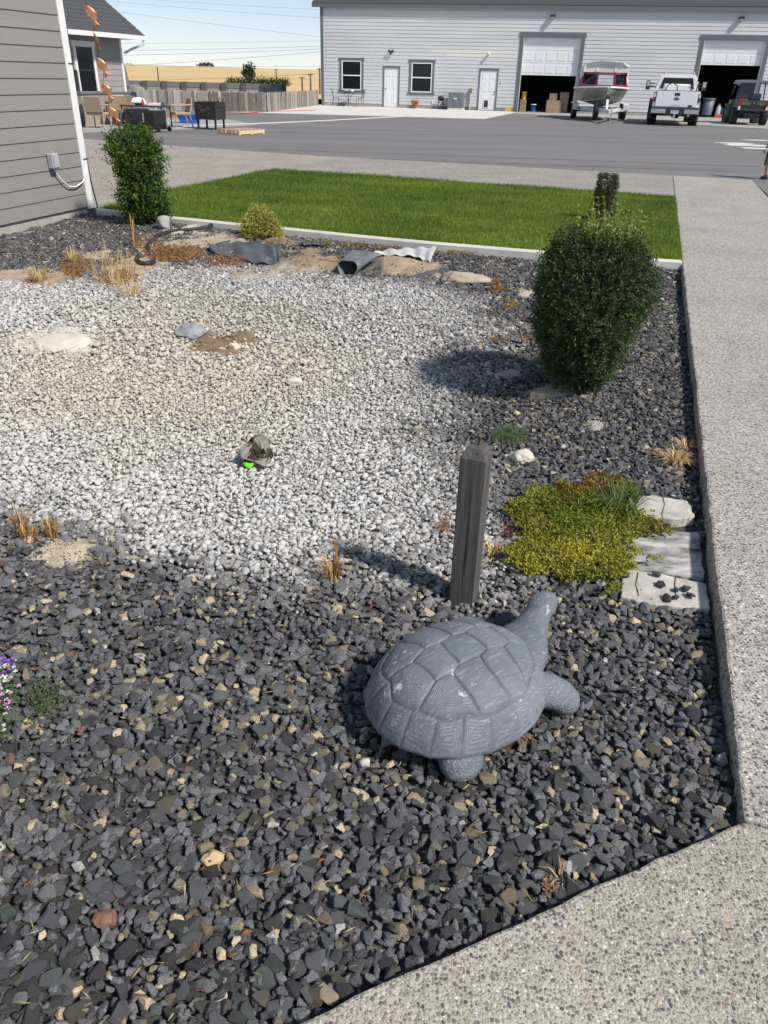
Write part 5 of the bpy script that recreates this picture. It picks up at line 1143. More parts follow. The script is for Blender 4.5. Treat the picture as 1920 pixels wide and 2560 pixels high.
# white bag and bottle by the fence end
wb = thing('supply_bag', 'white and red bag leaning at the fence end', 'bag', wl('', -.75, -1.3, 0), SR); MB().loft([[Vector((sx * (.17 - .02 * k), sy * (.1 - .02 * k), z_)) for sx, sy in ((-1, -1), (1, -1), (1, 1), (-1, 1))] for k, z_ in ((1, 0), (0, .1), (0, .35), (2, .46))]).build('sack', white_paint, wb, bevel=.02); MB().b2(-.1, .08, -.112, -.1005, .14, .3).build('print', mat('red_print', (.5, .05, .05), .6), wb)
db = MB().loft([[Vector((sx * (.2 - .02 * k), sy * (.14 - .02 * k), z_)) for sx, sy in ((-1, -1), (1, -1), (1, 1), (-1, 1))] for k, z_ in ((1, 0), (0, .08), (0, .3), (3, .42))]).build('dark_bag', mat('dark_bag', (.08, .085, .09), .7), bevel=.03); db.location = wl('', -1.25, -1.5, 0); tag(db, 'dark grey bag beside the white and red bag', 'bag')

# ================================================================== VEHICLES
tyre_m = mat('tyre', (.022, .022, .023), .85, .15, 20, bump=.5, bscale=50); wht = mat('car_white', (.86, .86, .86), .25, .03, 2, coat=.6); chrome = mat('chrome', (.6, .6, .6), .2, .05, 4, metal=.9); dk = mat('dark_plastic', (.035, .036, .04), .55, .1, 6); redl = mat('red_lens', (.4, .015, .015), .2); ambl = mat('amber_lens', (.8, .16, .02), .25)
def wheel(par, c_, r_, w_, rim=.55, name='wheel', lugs=0):
    w0 = thing(name, None, None); w0.parent = par; w0.location = c_
    MB().lathe([(r_ * .6, -w_ * .42), (r_ * .92, -w_ / 2), (r_, -w_ * .38), (r_, w_ * .38), (r_ * .92, w_ / 2), (r_ * .6, w_ * .42)], 28, (0, 0, 0), 'X').build('tyre', tyre_m, w0)
    MB().lathe([(.0001, -w_ * .3), (r_ * rim * .3, -w_ * .36), (r_ * rim, -w_ * .3), (r_ * .62, -w_ * .44), (r_ * .62, w_ * .44), (r_ * rim, w_ * .3), (.0001, w_ * .3)], 20, (0, 0, 0), 'X').build('rim', chrome, w0)
    if lugs:
        mb = MB()
        for q in range(lugs):
            a = 2 * PI * q / lugs
            for s in (-1, 1): mb.box((s * w_ * .22, (r_ + .008) * math.cos(a + s * .06), (r_ + .008) * math.sin(a + s * .06)), (w_ * .42, .05, .03), M=Matrix.Rotation(a - PI / 2, 3, 'X') @ Matrix.Rotation(s * .5, 3, 'Z'))
        mb.build('tread', tyre_m, w0)
def text_part(s_, size, m_, par, loc, rot, ext=.004):
    cu = bpy.data.curves.new('lettering', 'FONT'); cu.body = s_; cu.size = size; cu.extrude = ext; cu.align_x = 'CENTER'; cu.align_y = 'CENTER'
    o = bpy.data.objects.new('tmp', cu); C.objects.link(o); me = bpy.data.meshes.new_from_object(o.evaluated_get(bpy.context.evaluated_depsgraph_get())); bpy.data.objects.remove(o)
    q = link('lettering', me, m_, par); q.location = loc; q.rotation_euler = rot; return q
# pickup: local +y forward, rear face at y=0
tl, tr_ = G(1640, 314), G(1722, 316.5); tcen = (tl + tr_) / 2; TK = thing('pickup_truck', 'white pickup truck seen from behind with amber roof beacons', 'truck', (tcen.x + .15, tcen.y + .55, -.014), R(-15.5))
hwT = .985
def sect(y, pts): return [Vector((x, y, z)) for x, z in pts]
# bed and cab side bodies
lo_, bl = .62, 1.36
bedp = [(-hwT + .03, lo_), (-hwT, .8), (-hwT, 1.12), (-hwT + .06, bl), (-hwT + .14, bl), (-hwT + .14, .75), (hwT - .14, .75), (hwT - .14, bl), (hwT - .06, bl), (hwT, 1.12), (hwT, .8), (hwT - .03, lo_)]
MB().loft([sect(.05, bedp), sect(2.05, bedp)], smooth=False).build('bed', wht, TK)
cabl = [(-hwT, lo_), (-hwT, 1.12), (-hwT + .05, bl + .02), (-.78, 1.93), (-.7, 2.0), (.7, 2.0), (.78, 1.93), (hwT - .05, bl + .02), (hwT, 1.12), (hwT, lo_)]
cabf = [(-hwT, lo_), (-hwT, 1.12), (-hwT + .05, bl + .02), (-.74, 1.88), (-.66, 1.93), (.66, 1.93), (.74, 1.88), (hwT - .05, bl + .02), (hwT, 1.12), (hwT, lo_)]
hood = [(-hwT, lo_), (-hwT, 1.1), (-hwT + .08, bl - .02), (-.7, bl + .05), (-.6, bl + .06), (.6, bl + .06), (.7, bl + .05), (hwT - .08, bl - .02), (hwT, 1.1), (hwT, lo_)]
MB().loft([sect(2.1, cabl), sect(3.6, cabf), sect(4.35, hood), sect(5.75, [(x * .97, z * .97) for x, z in hood])], smooth=False).build('cab', wht, TK, bevel=.03)
MB().add([(-.74, 2.09, 1.44), (.74, 2.09, 1.44), (.63, 2.09, 1.86), (-.63, 2.09, 1.86)], [(0, 1, 2, 3)]).build('rear_window', GLASS, TK, solid=.012)
for s in (-1, 1):
    MB().add([(s * .955, 2.25, 1.42), (s * .955, 3.7, 1.42), (s * .775, 3.45, 1.84), (s * .80, 2.3, 1.86)], [(0, 1, 2, 3)]).build('side_window', GLASS, TK, solid=.012)
    MB().lathe([(.0001, .11), (.05, .1), (.055, .02), (.06, 0)], 14, (s * .63, 2.4, 1.99)).build('beacon', ambl, TK)
    m0 = MB().b2(s * 1.16, s * 1.36, 3.5, 3.6, 1.36, 1.74).build('mirror', dk, TK, bevel=.03); MB().b2(s * 1.19, s * 1.33, 3.49, 3.4995, 1.5, 1.71).build('mirror_glass', chrome, m0)
    MB().tube([(s * .95, 3.55, 1.5), (s * 1.2, 3.55, 1.5)], .025, 8).tube([(s * .95, 3.55, 1.62), (s * 1.2, 3.55, 1.62)], .025, 8).build('mirror_arm', dk, TK)
    tlp = MB().b2(s * .875, s * .985, -.02, .08, .94, 1.27).build('tail_lamp', dk, TK, bevel=.01)
    MB().b2(s * .9, s * .97, -.026, -.0205, 1.1, 1.24).build('lens', mat('lamp_clear', (.75, .75, .75), .2), tlp); MB().b2(s * .9, s * .97, -.026, -.0205, .98, 1.07).build('lens', redl, tlp)
    for y in (1.0, 4.75):
        wheel(TK, (s * .86, y, .44), .44, .33); MB().lathe([(.47, -.06), (.55, -.06), (.55, .06), (.47, .06)], 24, (s * 1.0, y, .46), 'X', cap=False).build('fender_flare', dk, TK)
tgt = MB().b2(-.86, .86, -.02, .05, .74, 1.345).build('tailgate', wht, TK, bevel=.012)
MB().b2(-.87, .87, -.012, .06, 1.346, 1.375).build('gate_cap', dk, tgt); MB().b2(-.11, .11, -.03, -.0205, 1.17, 1.28).build('handle', dk, tgt); MB().b2(.52, .68, -.028, -.0205, .75, .83).build('badge', dk, tgt)
em = MB().lathe([(.0001, -.034), (.115, -.03), (.12, -.0205)], 24, (0, 0, 0), 'Y').build('emblem', mat('emblem_blue', (.015, .03, .09), .3), tgt); em.scale = (1, 1, .42); em.location = (0, 0, 1.06)
text_part('Ford', .085, chrome, tgt, (0, -.036, 1.06), (PI / 2, 0, 0)); text_part('SUPER DUTY', .085, mat('embossed', (.62, .62, .63), .3), tgt, (-.03, -.0205, .79), (PI / 2, 0, 0))
bp = MB().b2(-.97, .97, -.2, -.02, .66, .735).build('bumper', mat('bumper_step', (.06, .062, .068), .5), TK)
for s in (-1, 1): MB().b2(s * .38, s * .99, -.215, -.03, .48, .66).build('bumper_end', chrome, bp, bevel=.02)
MB().b2(-.375, .375, -.19, -.03, .44, .655).build('bumper_centre', mat('navy_plastic', (.03, .035, .055), .5), bp)
pl_ = MB().b2(-.16, .16, -.2, -.1905, .49, .64).build('licence_plate', mat('plate_white', (.72, .75, .76), .5), bp); MB().b2(-.16, .16, -.2035, -.2005, .615, .638).build('plate_band', redl, pl_)
for q in range(7): MB().b2(-.125 + q * .037, -.1 + q * .037, -.2035, -.2005, .525, .59).build('plate_mark', mat('plate_green', (.25, .38, .36), .5), pl_)
MB().b2(-.05, .05, -.3, -.1, .3, .42).lathe([(.0001, .5), (.03, .49), (.03, .45), (.02, .42)], 10, (0, -.26, 0)).build('tow_hitch', chrome, TK); MB().beam((-.8, 1.0, .42), (.8, 1.0, .42), .12).lathe([(.0001, -.2), (.16, -.12), (.16, .12), (.0001, .2)], 14, (.1, 1.0, .42), 'X').build('axle', dk, TK); MB().tube([(.55, 1.6, .45), (.6, -.1, .42)], .05, 8).build('exhaust', chrome, TK); MB().b2(-.4, .4, .2, 5.4, .45, .6).build('chassis', dk, TK)
MB().lathe([(.0001, -.12), (.33, -.12), (.38, -.06), (.38, .06), (.33, .12), (.0001, .12)], 20, (0, 1.9, .55)).build('spare_tyre', tyre_m, TK)
tk = thing('spray_tank', 'white tank with black hose in the truck bed', 'tank', (0, 0, 0)); tk.matrix_world = TK.matrix_basis.copy(); MB().b2(-.6, .55, 1.0, 1.9, .76, 1.62).build('tank', white_d, tk, bevel=.06)
MB().tube([(-.55, .9, 1.3), (-.45, .9, 1.56), (-.25, .9, 1.66), (-.05, .9, 1.56), (.02, .9, 1.3)], .022, 8).build('hose', blk, tk); MB().box((.72, 1.0, 1.7), (.2, .14, .12), M=Matrix.Rotation(.6, 3, 'Y')).build('pump', white_d, tk); MB().tube([(.6, 1.0, 1.3), (.63, 1.0, 1.65)], .022, 6).tube([(.78, 1.0, 1.3), (.84, 1.0, 1.72)], .03, 6).build('stand', mat('rust2', (.17, .06, .04), .7), tk)

# boat on trailer: local -y = bow towards the camera
bw_ = (G(1445, 296) + G(1545, 298.5)) / 2; BT = thing('jet_boat', 'aluminium boat with dark red cabin and white canvas top', 'boat', (bw_.x + .02, bw_.y + .1, -.014), R(-8)); alu = mat('brushed_aluminium', (.36, .35, .32), .42, .2, 3, metal=.55); maroon = mat('maroon', (.27, .035, .055), .3, .05, 3, coat=.5)
st_ = [(-3.3, .03, .02, 1.30, 1.18, 1.42), (-2.9, .42, .12, .98, .98, 1.41), (-2.2, .82, .5, .72, .88, 1.39), (-1.2, 1.10, .82, .58, .82, 1.37), (0, 1.2, .95, .55, .80, 1.35), (2.6, 1.2, .98, .55, .78, 1.33)]
rings = [[Vector((-g_, y, zg)), Vector((-(g_ * .6 + c_ * .4) - .02, y, (zg + zc_) / 2 + .05)), Vector((-c_, y, zc_)), Vector((0, y, zk)), Vector((c_, y, zc_)), Vector(((g_ * .6 + c_ * .4) + .02, y, (zg + zc_) / 2 + .05)), Vector((g_, y, zg))] for y, g_, c_, zk, zc_, zg in st_]
hull = MB().loft(rings, smooth=False).build('hull', alu, BT)
for q in (0, 6): MB().tube([r[q] for r in rings], .04, 8).build('gunwale', white_d, hull)
for q in (2, 4): MB().tube([r[q] for r in rings], .018, 6).build('chine_rail', chrome, hull)
for s in (1, 5): MB().loft([[r[s] + Vector(((-.012 if s == 1 else .012), 0, .03)), r[s] + Vector(((-.016 if s == 1 else .016), 0, .2))] for r in rings[2:]], closed=False, cap=False).build('black_stripe', black_m, hull, solid=.01)
dk_ = MB().loft([[r[0] + Vector((.02, 0, -.012)), r[6] + Vector((-.02, 0, -.012))] for r in rings[:4]], closed=False, cap=False).build('foredeck', alu, BT, solid=.02)
# windscreen: three framed panes
wy, wz0, wz1 = -1.35, 1.38, 2.02
cor = [(-1.1, -.75), (-.42, -1.3), (.42, -1.3), (1.1, -.75)]
for k in range(3):
    (x0, y0), (x1, y1) = cor[k], cor[k + 1]; f = thing('windscreen', None, None); f.parent = BT
    p0, p1 = Vector((x0, y0, wz0)), Vector((x1, y1, wz0)); q0, q1 = Vector((x0 * .92, y0 + .25, wz1)), Vector((x1 * .92, y1 + .25, wz1))
    for a, b in ((p0, p1), (q0, q1)): MB().beam(a + Vector((0, 0, .06 if a is p0 else -.03)), b + Vector((0, 0, .06 if a is p0 else -.03)), .06, .15 if a is p0 else .07).build('frame_rail', maroon, f)
    for a, b in ((p0, q0), (p1, q1)): MB().beam(a, b, .09, .09).build('frame_post', maroon, f)
    MB().add([p0.lerp(p1, .06) + Vector((0, 0, .14)), p1.lerp(p0, .06) + Vector((0, 0, .14)), q1.lerp(q0, .06) - Vector((0, 0, .06)), q0.lerp(q1, .06) - Vector((0, 0, .06))], [(0, 1, 2, 3)]).build('pane', CLEAR, f, solid=.008)
    if k != 1: MB().tube([p0.lerp(p1, .4) + Vector((0, -.03, .12)), p0.lerp(p1, .65) + Vector((0, .08, .42))], .012, 5).build('wiper', black_m, f)
for s in (-1, 1):
    MB().add([(s * 1.1, -.75, 1.38), (s * 1.12, .6, 1.38), (s * 1.05, .6, 2.02), (s * 1.02, -.5, 2.02)], [(0, 1, 2, 3)]).build('side_curtain', CLEAR, BT, solid=.01)
    for y in (-.6, .0, .6): MB().beam((s * 1.11, y, 1.36), (s * 1.03, y, 2.04), .035).build('cabin_post', white_d, BT)
    MB().lathe([(.06, -.04), (.07, .05), (.0001, .06)], 10, (s * 1.02, -.75, 2.12), 'Y').build('spot_lamp', black_m, BT)
    MB().tube([(s * 1.14, .3, 1.4), (s * 1.2, .9, 1.9), (s * 1.16, 1.2, 2.1)], .025, 8).build('rail', chrome, BT)
top = []
for y in (-.95, -.6, .2, 1.2): top.append([Vector((x, y + (.12 if abs(x) > .9 else 0), z_ - (.1 if y > 1 else 0) - (.0 if y > -.9 else .0))) for x, z_ in ((-1.06, 2.03), (-1.08, 2.22), (-1.0, 2.36), (-.7, 2.44), (-.35, 2.49), (.35, 2.49), (.7, 2.44), (1.0, 2.36), (1.08, 2.22), (1.06, 2.03))])
MB().loft(top, smooth=False).build('canvas_top', mat('canvas', (.68, .66, .63), .75, .06, 3), BT, bevel=.03)
for x in (-.42, .42): MB().beam((x, -.96, 2.07), (x, -.62, 2.5), .03, .02).build('seam', white_d, BT)
MB().b2(-1.0, 1.0, 1.6, 1.64, .9, 1.36).build('rear_bench', white_d, BT); MB().b2(-.25, -.75, -.3, .1, 1.0, 1.55).b2(.25, .75, -.3, .1, 1.0, 1.42).build('seat', white_d, BT)
TRL = thing('boat_trailer', 'white boat trailer with spare wheel and tongue jack', 'trailer', BT.location, BT.rotation_euler.z); tw = mat('trailer_white', (.72, .72, .70), .4, .06, 4)
for s in (-1, 1):
    MB().beam((s * .95, 2.4, .46), (s * .95, -.6, .46), .08, .14).build('side_rail', tw, TRL); MB().beam((s * .95, -.6, .46), (s * .06, -4.3, .5), .08, .14).build('tongue_rail', tw, TRL)
    for y in (.1, .95): wheel(TRL, (s * 1.2, y, .34), .34, .22)
    MB().b2(s * 1.07, s * 1.34, -.4, 1.45, .66, .72).b2(s * 1.07, s * 1.34, -.5, -.4, .4, .7).build('fender', tw, TRL, bevel=.03)
MB().beam((0, -4.2, .5), (0, -5.15, .48), .1, .12).build('tongue', tw, TRL); MB().beam((0, -3.6, .5), (0, -3.35, 1.0), .1, .1).build('winch_post', tw, TRL); MB().lathe([(.07, -.08), (.07, .08)], 12, (0, -3.4, 1.02), 'X').build('winch', black_m, TRL)
MB().tube([(.1, -4.85, .62), (.1, -4.85, .02)], .03, 8).lathe([(.07, 0), (.07, .02)], 10, (.1, -4.85, 0)).build('jack', chrome, TRL); MB().beam((-1.2, .52, .34), (1.2, .52, .34), .07).build('axle', dk, TRL)
sw = thing('spare_wheel', None, None); sw.parent = TRL; MB().lathe([(.2, -.1), (.33, -.11), (.36, -.07), (.36, .07), (.33, .11), (.2, .1)], 24, (-.42, -3.0, .42), 'X').build('tyre', tyre_m, sw); MB().lathe([(.0001, -.08), (.2, -.09), (.2, .09), (.0001, .08)], 18, (-.42, -3.0, .42), 'X').build('rim', dk, sw)
for y in (-2.2, 0, 1.8): MB().beam((-.95, y, .47), (.95, y, .47), .07).build('cross_member', tw, TRL)

# utility vehicle
ul, ur = G(1835, 312), G(1904, 315); uc = (ul + ur) / 2; UT = thing('utility_vehicle', 'green and black utility vehicle with grey roof', 'utility vehicle', (uc.x + .2, uc.y + .4, -.014), R(-12)); olv = mat('olive_green', (.075, .1, .06), .4, .08, 4); roof_g = mat('roof_grey', (.17, .19, .215), .4, .06, 4)
for s in (-1, 1):
    for y in (.45, 2.45): wheel(UT, (s * .66, y, .34), .34, .28, lugs=18)
    MB().tube([(s * .62, 1.15, .8), (s * .6, 1.2, 1.3), (s * .56, 1.25, 1.78), (s * .54, 2.3, 1.8), (s * .6, 2.75, 1.2)], .03, 8).build('roll_bar', black_m, UT)
    fd = MB().lathe([(.38, -.16), (.45, -.16), (.45, .16), (.38, .16)], 20, (s * .66, 2.45, .38), 'X', cap=False).build('front_fender', olv, UT)
    MB().b2(s * .55, s * .66, -.14, -.02, .78, .98).build('tail_lamp', redl, UT); MB().b2(s * .56, s * .65, -.15, -.02, .64, .78).build('reflector', mat('lamp_clear2', (.7, .66, .55), .3), UT)
cargo = MB().b2(-.68, .68, -.1, 1.05, .72, .78).b2(-.68, -.62, -.1, 1.05, .78, 1.04).b2(.62, .68, -.1, 1.05, .78, 1.04).b2(-.62, .62, 1.0, 1.05, .78, 1.04).b2(-.62, .62, -.1, -.04, .66, 1.04).build('cargo_box', dk, UT)
for s in (-1, 1): MB().b2(s * .14, s * .52, -.115, -.1005, .84, 1.0).build('panel', olv, cargo)
MB().b2(-.08, .08, -.116, -.1005, .84, 1.0).build('latch_plate', black_m, cargo); MB().lathe([(.0001, -.125), (.02, -.117)], 8, (0, 0, .93), 'Y').build('latch', white_d, cargo); MB().b2(-.5, -.42, -.119, -.1155, .86, .9).build('decal', ambl, cargo)
MB().b2(-.72, .72, -.14, -.02, .6, .66).build('bumper', dk, UT); MB().b2(-.3, .3, .1, .3, .3, .5).build('skid_plate', dk, UT); MB().beam((-.6, .45, .34), (.6, .45, .34), .08).build('axle', dk, UT); MB().b2(-.55, .55, .3, 3.0, .42, .6).build('chassis', dk, UT)
MB().b2(-.62, .62, 2.3, 3.1, .6, 1.0).build('bonnet', olv, UT, bevel=.06)
for x in (-.35, .3): MB().b2(x - .2, x + .2, 1.2, 1.3, .8, 1.3).b2(x - .2, x + .2, 1.3, 1.75, .75, .85).build('seat', black_m, UT, bevel=.04)
MB().loft([[Vector((x, y, z_)) for x, z_ in ((-.68, 1.72 - d_), (-.6, 1.84), (-.2, 1.87), (.2, 1.87), (.6, 1.84), (.68, 1.72 - d_), (.55, 1.74), (-.55, 1.74))] for y, d_ in ((1.0, .12), (1.3, .04), (2.5, .04))], smooth=False).build('roof', roof_g, UT, bevel=.02)
MB().add([(-.56, 1.16, 1.1), (.56, 1.16, 1.1), (.54, 1.2, 1.74), (-.54, 1.2, 1.74)], [(0, 1, 2, 3)]).build('rear_screen', CLEAR, UT, solid=.008)
tbx = MB().b2(-.2, .2, -.1, .1, 0, .16).build('red_tool_case', mat('red_plastic', (.5, .03, .04), .5), bevel=.02); tbx.matrix_world = UT.matrix_basis @ Matrix.Translation((-.42, .3, .92)); tag(tbx, 'red tool case in the utility vehicle cargo box', 'tool case')

# ================================================================== FAR HOUSE WING, PATIO
far_m = mat('far_siding', (.30, .275, .26), .7, .05, 2)
FW = Vector((-10.1, 28, 0)); FC = FW + BX * 2.55        # far corner of the wing
wing = thing('house_wing', 'far grey wing of the house with dark shingle roof', 'house', FC, hrot)
for i in range(10):
    mb = MB(); lap(mb, -14, -.09, .95 + i * .165, .165, .02); mb.build('siding_board', far_m, wing)
MB().b2(-14, -.02, .001, 7, -.1, 2.62).build('wall', far_m, wing)
MB().b2(-14, .05, -.1, .0, -.1, .9).build('stone_base', mat('stone_veneer', (.32, .27, .22), .9, .4, 9, bump=.8, bscale=14, bdist=.03), wing); MB().b2(-14, .07, -.14, .0, .9, .95).build('stone_ledge', slate_p, wing)
MB().b2(-.09, .02, -.03, -.001, .95, 2.62).build('corner_board', white_paint, wing)
wn = thing('window', None, None); wn.parent = wing
MB().b2(-2.62, -2.5, -.05, -.002, .98, 2.22).b2(-1.66, -1.54, -.05, -.002, .98, 2.22).b2(-2.68, -1.48, -.055, -.002, 2.22, 2.38).build('casing', white_paint, wn); MB().b2(-2.49, -1.67, -.03, -.024, .98, 2.21).build('pane', GLASS, wn); MB().b2(-2.49, -1.67, -.04, -.031, 1.55, 1.6).build('mid_rail', black_m, wn)
pit = .72; ov = .55; rl = .75
rpts = [(-15, -ov, 2.6), (rl, -ov, 2.6), (rl, 5, 2.6 + (5 + ov) * pit), (-15, 5, 2.6 + (5 + ov) * pit)]
rf2 = MB().add(rpts, [(0, 1, 2, 3)]).build('roof', shingle_m, wing, solid=.04)
for k in range(26):
    y0 = -ov + k * .17; z_ = 2.6 + (y0 + ov) * pit + .025
    MB().add([(-15, y0, z_), (rl + .01, y0, z_), (rl + .01, y0 + .2, z_ + .2 * pit - .012), (-15, y0 + .2, z_ + .2 * pit - .012)], [(0, 1, 2, 3)]).build('shingle_course', shingle_m, rf2, solid=.014)
MB().b2(-15, rl, -ov - .1, -ov, 2.5, 2.63).build('gutter', white_paint, wing); MB().b2(-15, .1, -ov, 0, 2.5, 2.52).build('soffit', mat('soffit_dark', (.2, .19, .18), .8), wing)
MB().tube([(rl - .25, -ov - .05, 2.5), (rl - .25, -ov - .04, 2.36), (rl - .5, -.3, 2.24), (.12, -.04, 2.1)], .04, 8).build('downspout', white_paint, wing)
MB().b2(-2.85, -2.72, -.04, -.002, 1.2, 1.95).build('lantern_board', mat('dark_red_wood', (.11, .05, .04), .7), wing)

wick = mat('wicker', (.40, .31, .225), .8, .3, 60, bump=.9, bscale=110, bdist=.008)
def wicker(label, loc, rz):
    c_ = thing('wicker_chair', label, 'chair', loc, rz, 'wicker patio chairs')      # faces local -y
    MB().b2(-.28, .28, -.28, .24, .36, .44).build('seat', wick, c_, bevel=.02)
    MB().loft([[Vector((-.28, .22, .44)), Vector((.28, .22, .44)), Vector((.28, .27, .44)), Vector((-.28, .27, .44))], [Vector((-.27, .3, .82)), Vector((.27, .3, .82)), Vector((.27, .35, .82)), Vector((-.27, .35, .82))], [Vector((-.25, .33, .86)), Vector((.25, .33, .86)), Vector((.25, .36, .86)), Vector((-.25, .36, .86))]], smooth=False).build('backrest', wick, c_, bevel=.01)
    for s in (-1, 1):
        MB().tube([(s * .28, .28, .66), (s * .31, .0, .64), (s * .31, -.22, .63), (s * .29, -.27, .55), (s * .28, -.26, .40)], .028, 8).build('armrest', wick, c_)
        MB().tube([(s * .25, -.25, .38), (s * .27, -.28, 0)], .02, 8).build('leg', wick, c_); MB().tube([(s * .25, .22, .38), (s * .27, .3, 0)], .02, 8).build('leg', wick, c_)
    return c_
def gl(x, y, z=-.002): p_ = G(x, y); return Vector((p_.x, p_.y, z))
wicker('tan wicker chair at left seen from behind near house corner', gl(250, 319), R(175)); wicker('tan wicker chair behind the hanging fish', gl(300, 312), R(200)); wicker('tan wicker chair behind the patio table', gl(330, 309), R(185))
wicker('tan wicker chair standing right of the patio table', gl(455, 317), R(-60))
tw_ = MB().grid(lambda u, v: Vector(((u - .5) * .5, .02 * math.sin(u * 9) + .3 + (.1 if v > .5 else -.02), .88 - abs(v - .5) * .75)), 10, 14).build('towel', mat('beige_towel', (.37, .32, .27), .95, .2, 20), solid=.015); tw_.location = gl(300, 312); tw_.rotation_euler = (0, 0, R(20)); tag(tw_, 'beige towel draped over a wicker chair back', 'towel')
t0 = gl(372, 316); tbl = thing('patio_table', 'dark brown rectangular patio table with clutter', 'table', t0, R(-8)); brn = mat('dark_brown', (.05, .035, .03), .5, .1)
MB().b2(-.75, .7, -.4, .4, .58, .62).build('top', brn, tbl, bevel=.008)
for sx in (-.7, .65):
    for sy in (-.35, .35): MB().tube([(sx, sy, .58), (sx + .01, sy, 0)], .025, 8).build('leg', brn, tbl)
def on_table(o, x, y, label, cat): o.location = t0 + Matrix.Rotation(R(-8), 3, 'Z') @ Vector((x, y, .622)); return tag(o, label, cat)
on_table(MB().b2(-.22, .22, -.15, .15, 0, .1).loft([[Vector((sx * a, sy * b, z_)) for sx, sy in ((-1, -1), (1, -1), (1, 1), (-1, 1))] for a, b, z_ in ((.2, .14, .1), (.17, .11, .19), (.06, .05, .22))]).build('helmet_box', white_d, bevel=.02), -.3, .1, 'white case with rounded lid on the patio table', 'case')
on_table(MB().b2(-.14, .18, -.11, .11, 0, .07).build('dark_case', black_m, bevel=.02), -.28, -.22, 'flat black case in front of the white case', 'case')
on_table(MB().b2(-.2, .2, -.12, .12, 0, .05).b2(-.15, .18, -.1, .1, .052, .075).build('paper_stack', white_paint), .3, -.05, 'stack of white papers on the patio table', 'papers')
on_table(MB().lathe([(.05, 0), (.05, .12), (.02, .16), (.02, .2)], 12).build('red_bottle', mat('red_bottle', (.5, .05, .04), .4)), 0.0, -.25, 'small red bottle on the patio table', 'bottle')
on_table(MB().lathe([(.05, 0), (.06, .09), (.0001, .1)], 12).build('dark_cup', dk), .58, .0, 'dark cup at the right end of patio table', 'cup')
on_table(MB().b2(-.3, .2, -.06, .06, 0, .06).build('wooden_tray', card), -.45, -.3, 'brown cardboard tray at the left of the table', 'tray')
gr = thing('barrel_smoker', 'black barrel smoker tipped on its side by the patio table', 'grill', gl(352, 326), R(-28)); gb_ = mat('gloss_black', (.015, .015, .016), .18, .05, 3, coat=.5)
MB().lathe([(.0001, -.45), (.27, -.45), (.3, -.42), (.3, .35), (.0001, .35)], 28, (0, 0, .31), 'X').build('barrel', gb_, gr)
ld = MB().lathe([(.0001, -.53), (.2, -.525), (.31, -.49), (.32, -.46), (.31, -.452)], 28, (0, 0, .31), 'X').build('lid', mat('lid_grey', (.13, .135, .14), .28, .05, 3), gr); MB().tube([(-.5, .14, .36), (-.57, .14, .36), (-.57, .14, .44), (-.5, .14, .44)], .012, 6).build('handle', black_m, ld)
MB().b2(.36, .85, -.26, .26, .06, .58).build('firebox', gb_, gr, bevel=.02); MB().b2(.42, .8, -.272, -.262, .14, .5).build('door', mat('lid_black', (.02, .02, .02), .3), gr); MB().b2(.4, .46, -.28, -.262, .25, .5).build('hinge_plate', chrome, gr)
for s in (-1, 1): MB().lathe([(.07, -.025), (.07, .025)], 14, (.95, s * .24, .075), 'Y').build('wheel', black_m, gr)
MB().beam((.85, -.24, .08), (.97, -.24, .08), .03).beam((.85, .24, .08), (.97, .24, .08), .03).build('strut', black_m, gr)
um = thing('folded_umbrella', 'folded grey patio umbrella beside the house wing', 'umbrella', gl(322, 296), 0); cg = mat('cover_grey', (.16, .16, .155), .85, .2, 8)
MB().tube([(0, 0, 0), (0, 0, 1.95)], .02, 8).build('pole', brn, um); MB().loft([[Vector((math.cos(a) * r_ * (1 + .25 * math.sin(6 * a)), math.sin(a) * r_ * (1 + .25 * math.sin(6 * a)), z_)) for a in np.linspace(0, 2 * PI, 30, endpoint=False)] for r_, z_ in ((.14, .8), (.16, 1.1), (.12, 1.5), (.08, 1.8), (.03, 1.9))]).build('canopy', cg, um)
cv = thing('covered_grill', 'grill under a slumped grey cover behind the table', 'grill', gl(345, 300), R(-10)); MB().loft([[Vector((math.cos(a) * rx * (1 + .06 * math.sin(9 * a)), math.sin(a) * ry * (1 + .06 * math.sin(9 * a)), z_)) for a in np.linspace(0, 2 * PI, 36, endpoint=False)] for rx, ry, z_ in ((.55, .35, .02), (.53, .33, .5), (.48, .3, .8), (.36, .24, 1.05), (.15, .1, 1.15))]).build('cover', mat('cover_taupe', (.23, .215, .2), .85, .25, 6), cv)
MB().b2(.0, .24, -.345, -.335, .72, .92).build('pocket', mat('teal_pocket', (.05, .1, .15), .7), cv)
tub = thing('blue_tub', 'shallow bright blue plastic tub beside the fire pit', 'tub', gl(475, 307.5), 0); blu = mat('bright_blue', (.02, .17, .62), .45)
MB().loft([[Vector((sx * a, sy * b, z_)) for sx, sy in ((-1, -1), (1, -1), (1, 1), (-1, 1))] for a, b, z_ in ((.3, .2, .01), (.38, .26, .26), (.42, .3, .26), (.42, .3, .28), (.36, .24, .27), (.28, .18, .03))], smooth=False).build('basin', blu, tub)
f1, f2, f3 = gl(497, 322), gl(540, 324), gl(553, 319); fp_ = thing('fire_pit', 'black steel box fire pit on four legs', 'fire pit', f1, math.atan2((f2 - f1).y, (f2 - f1).x)); Lx, Ly = (f2 - f1).length, .55; rst = mat('burnt_steel', (.026, .024, .023), .6, .3, 6)
for x in (0, Lx):
    for y in (0, Ly): MB().b2(x - .025, x + .025, y - .025, y + .025, 0, .3).build('leg', rst, fp_)
bxp = MB().b2(-.06, Lx + .06, -.06, -.04, .28, .78).build('side_panel', rst, fp_); MB().b2(-.06, Lx + .06, Ly + .04, Ly + .06, .28, .78).build('side_panel', rst, fp_)
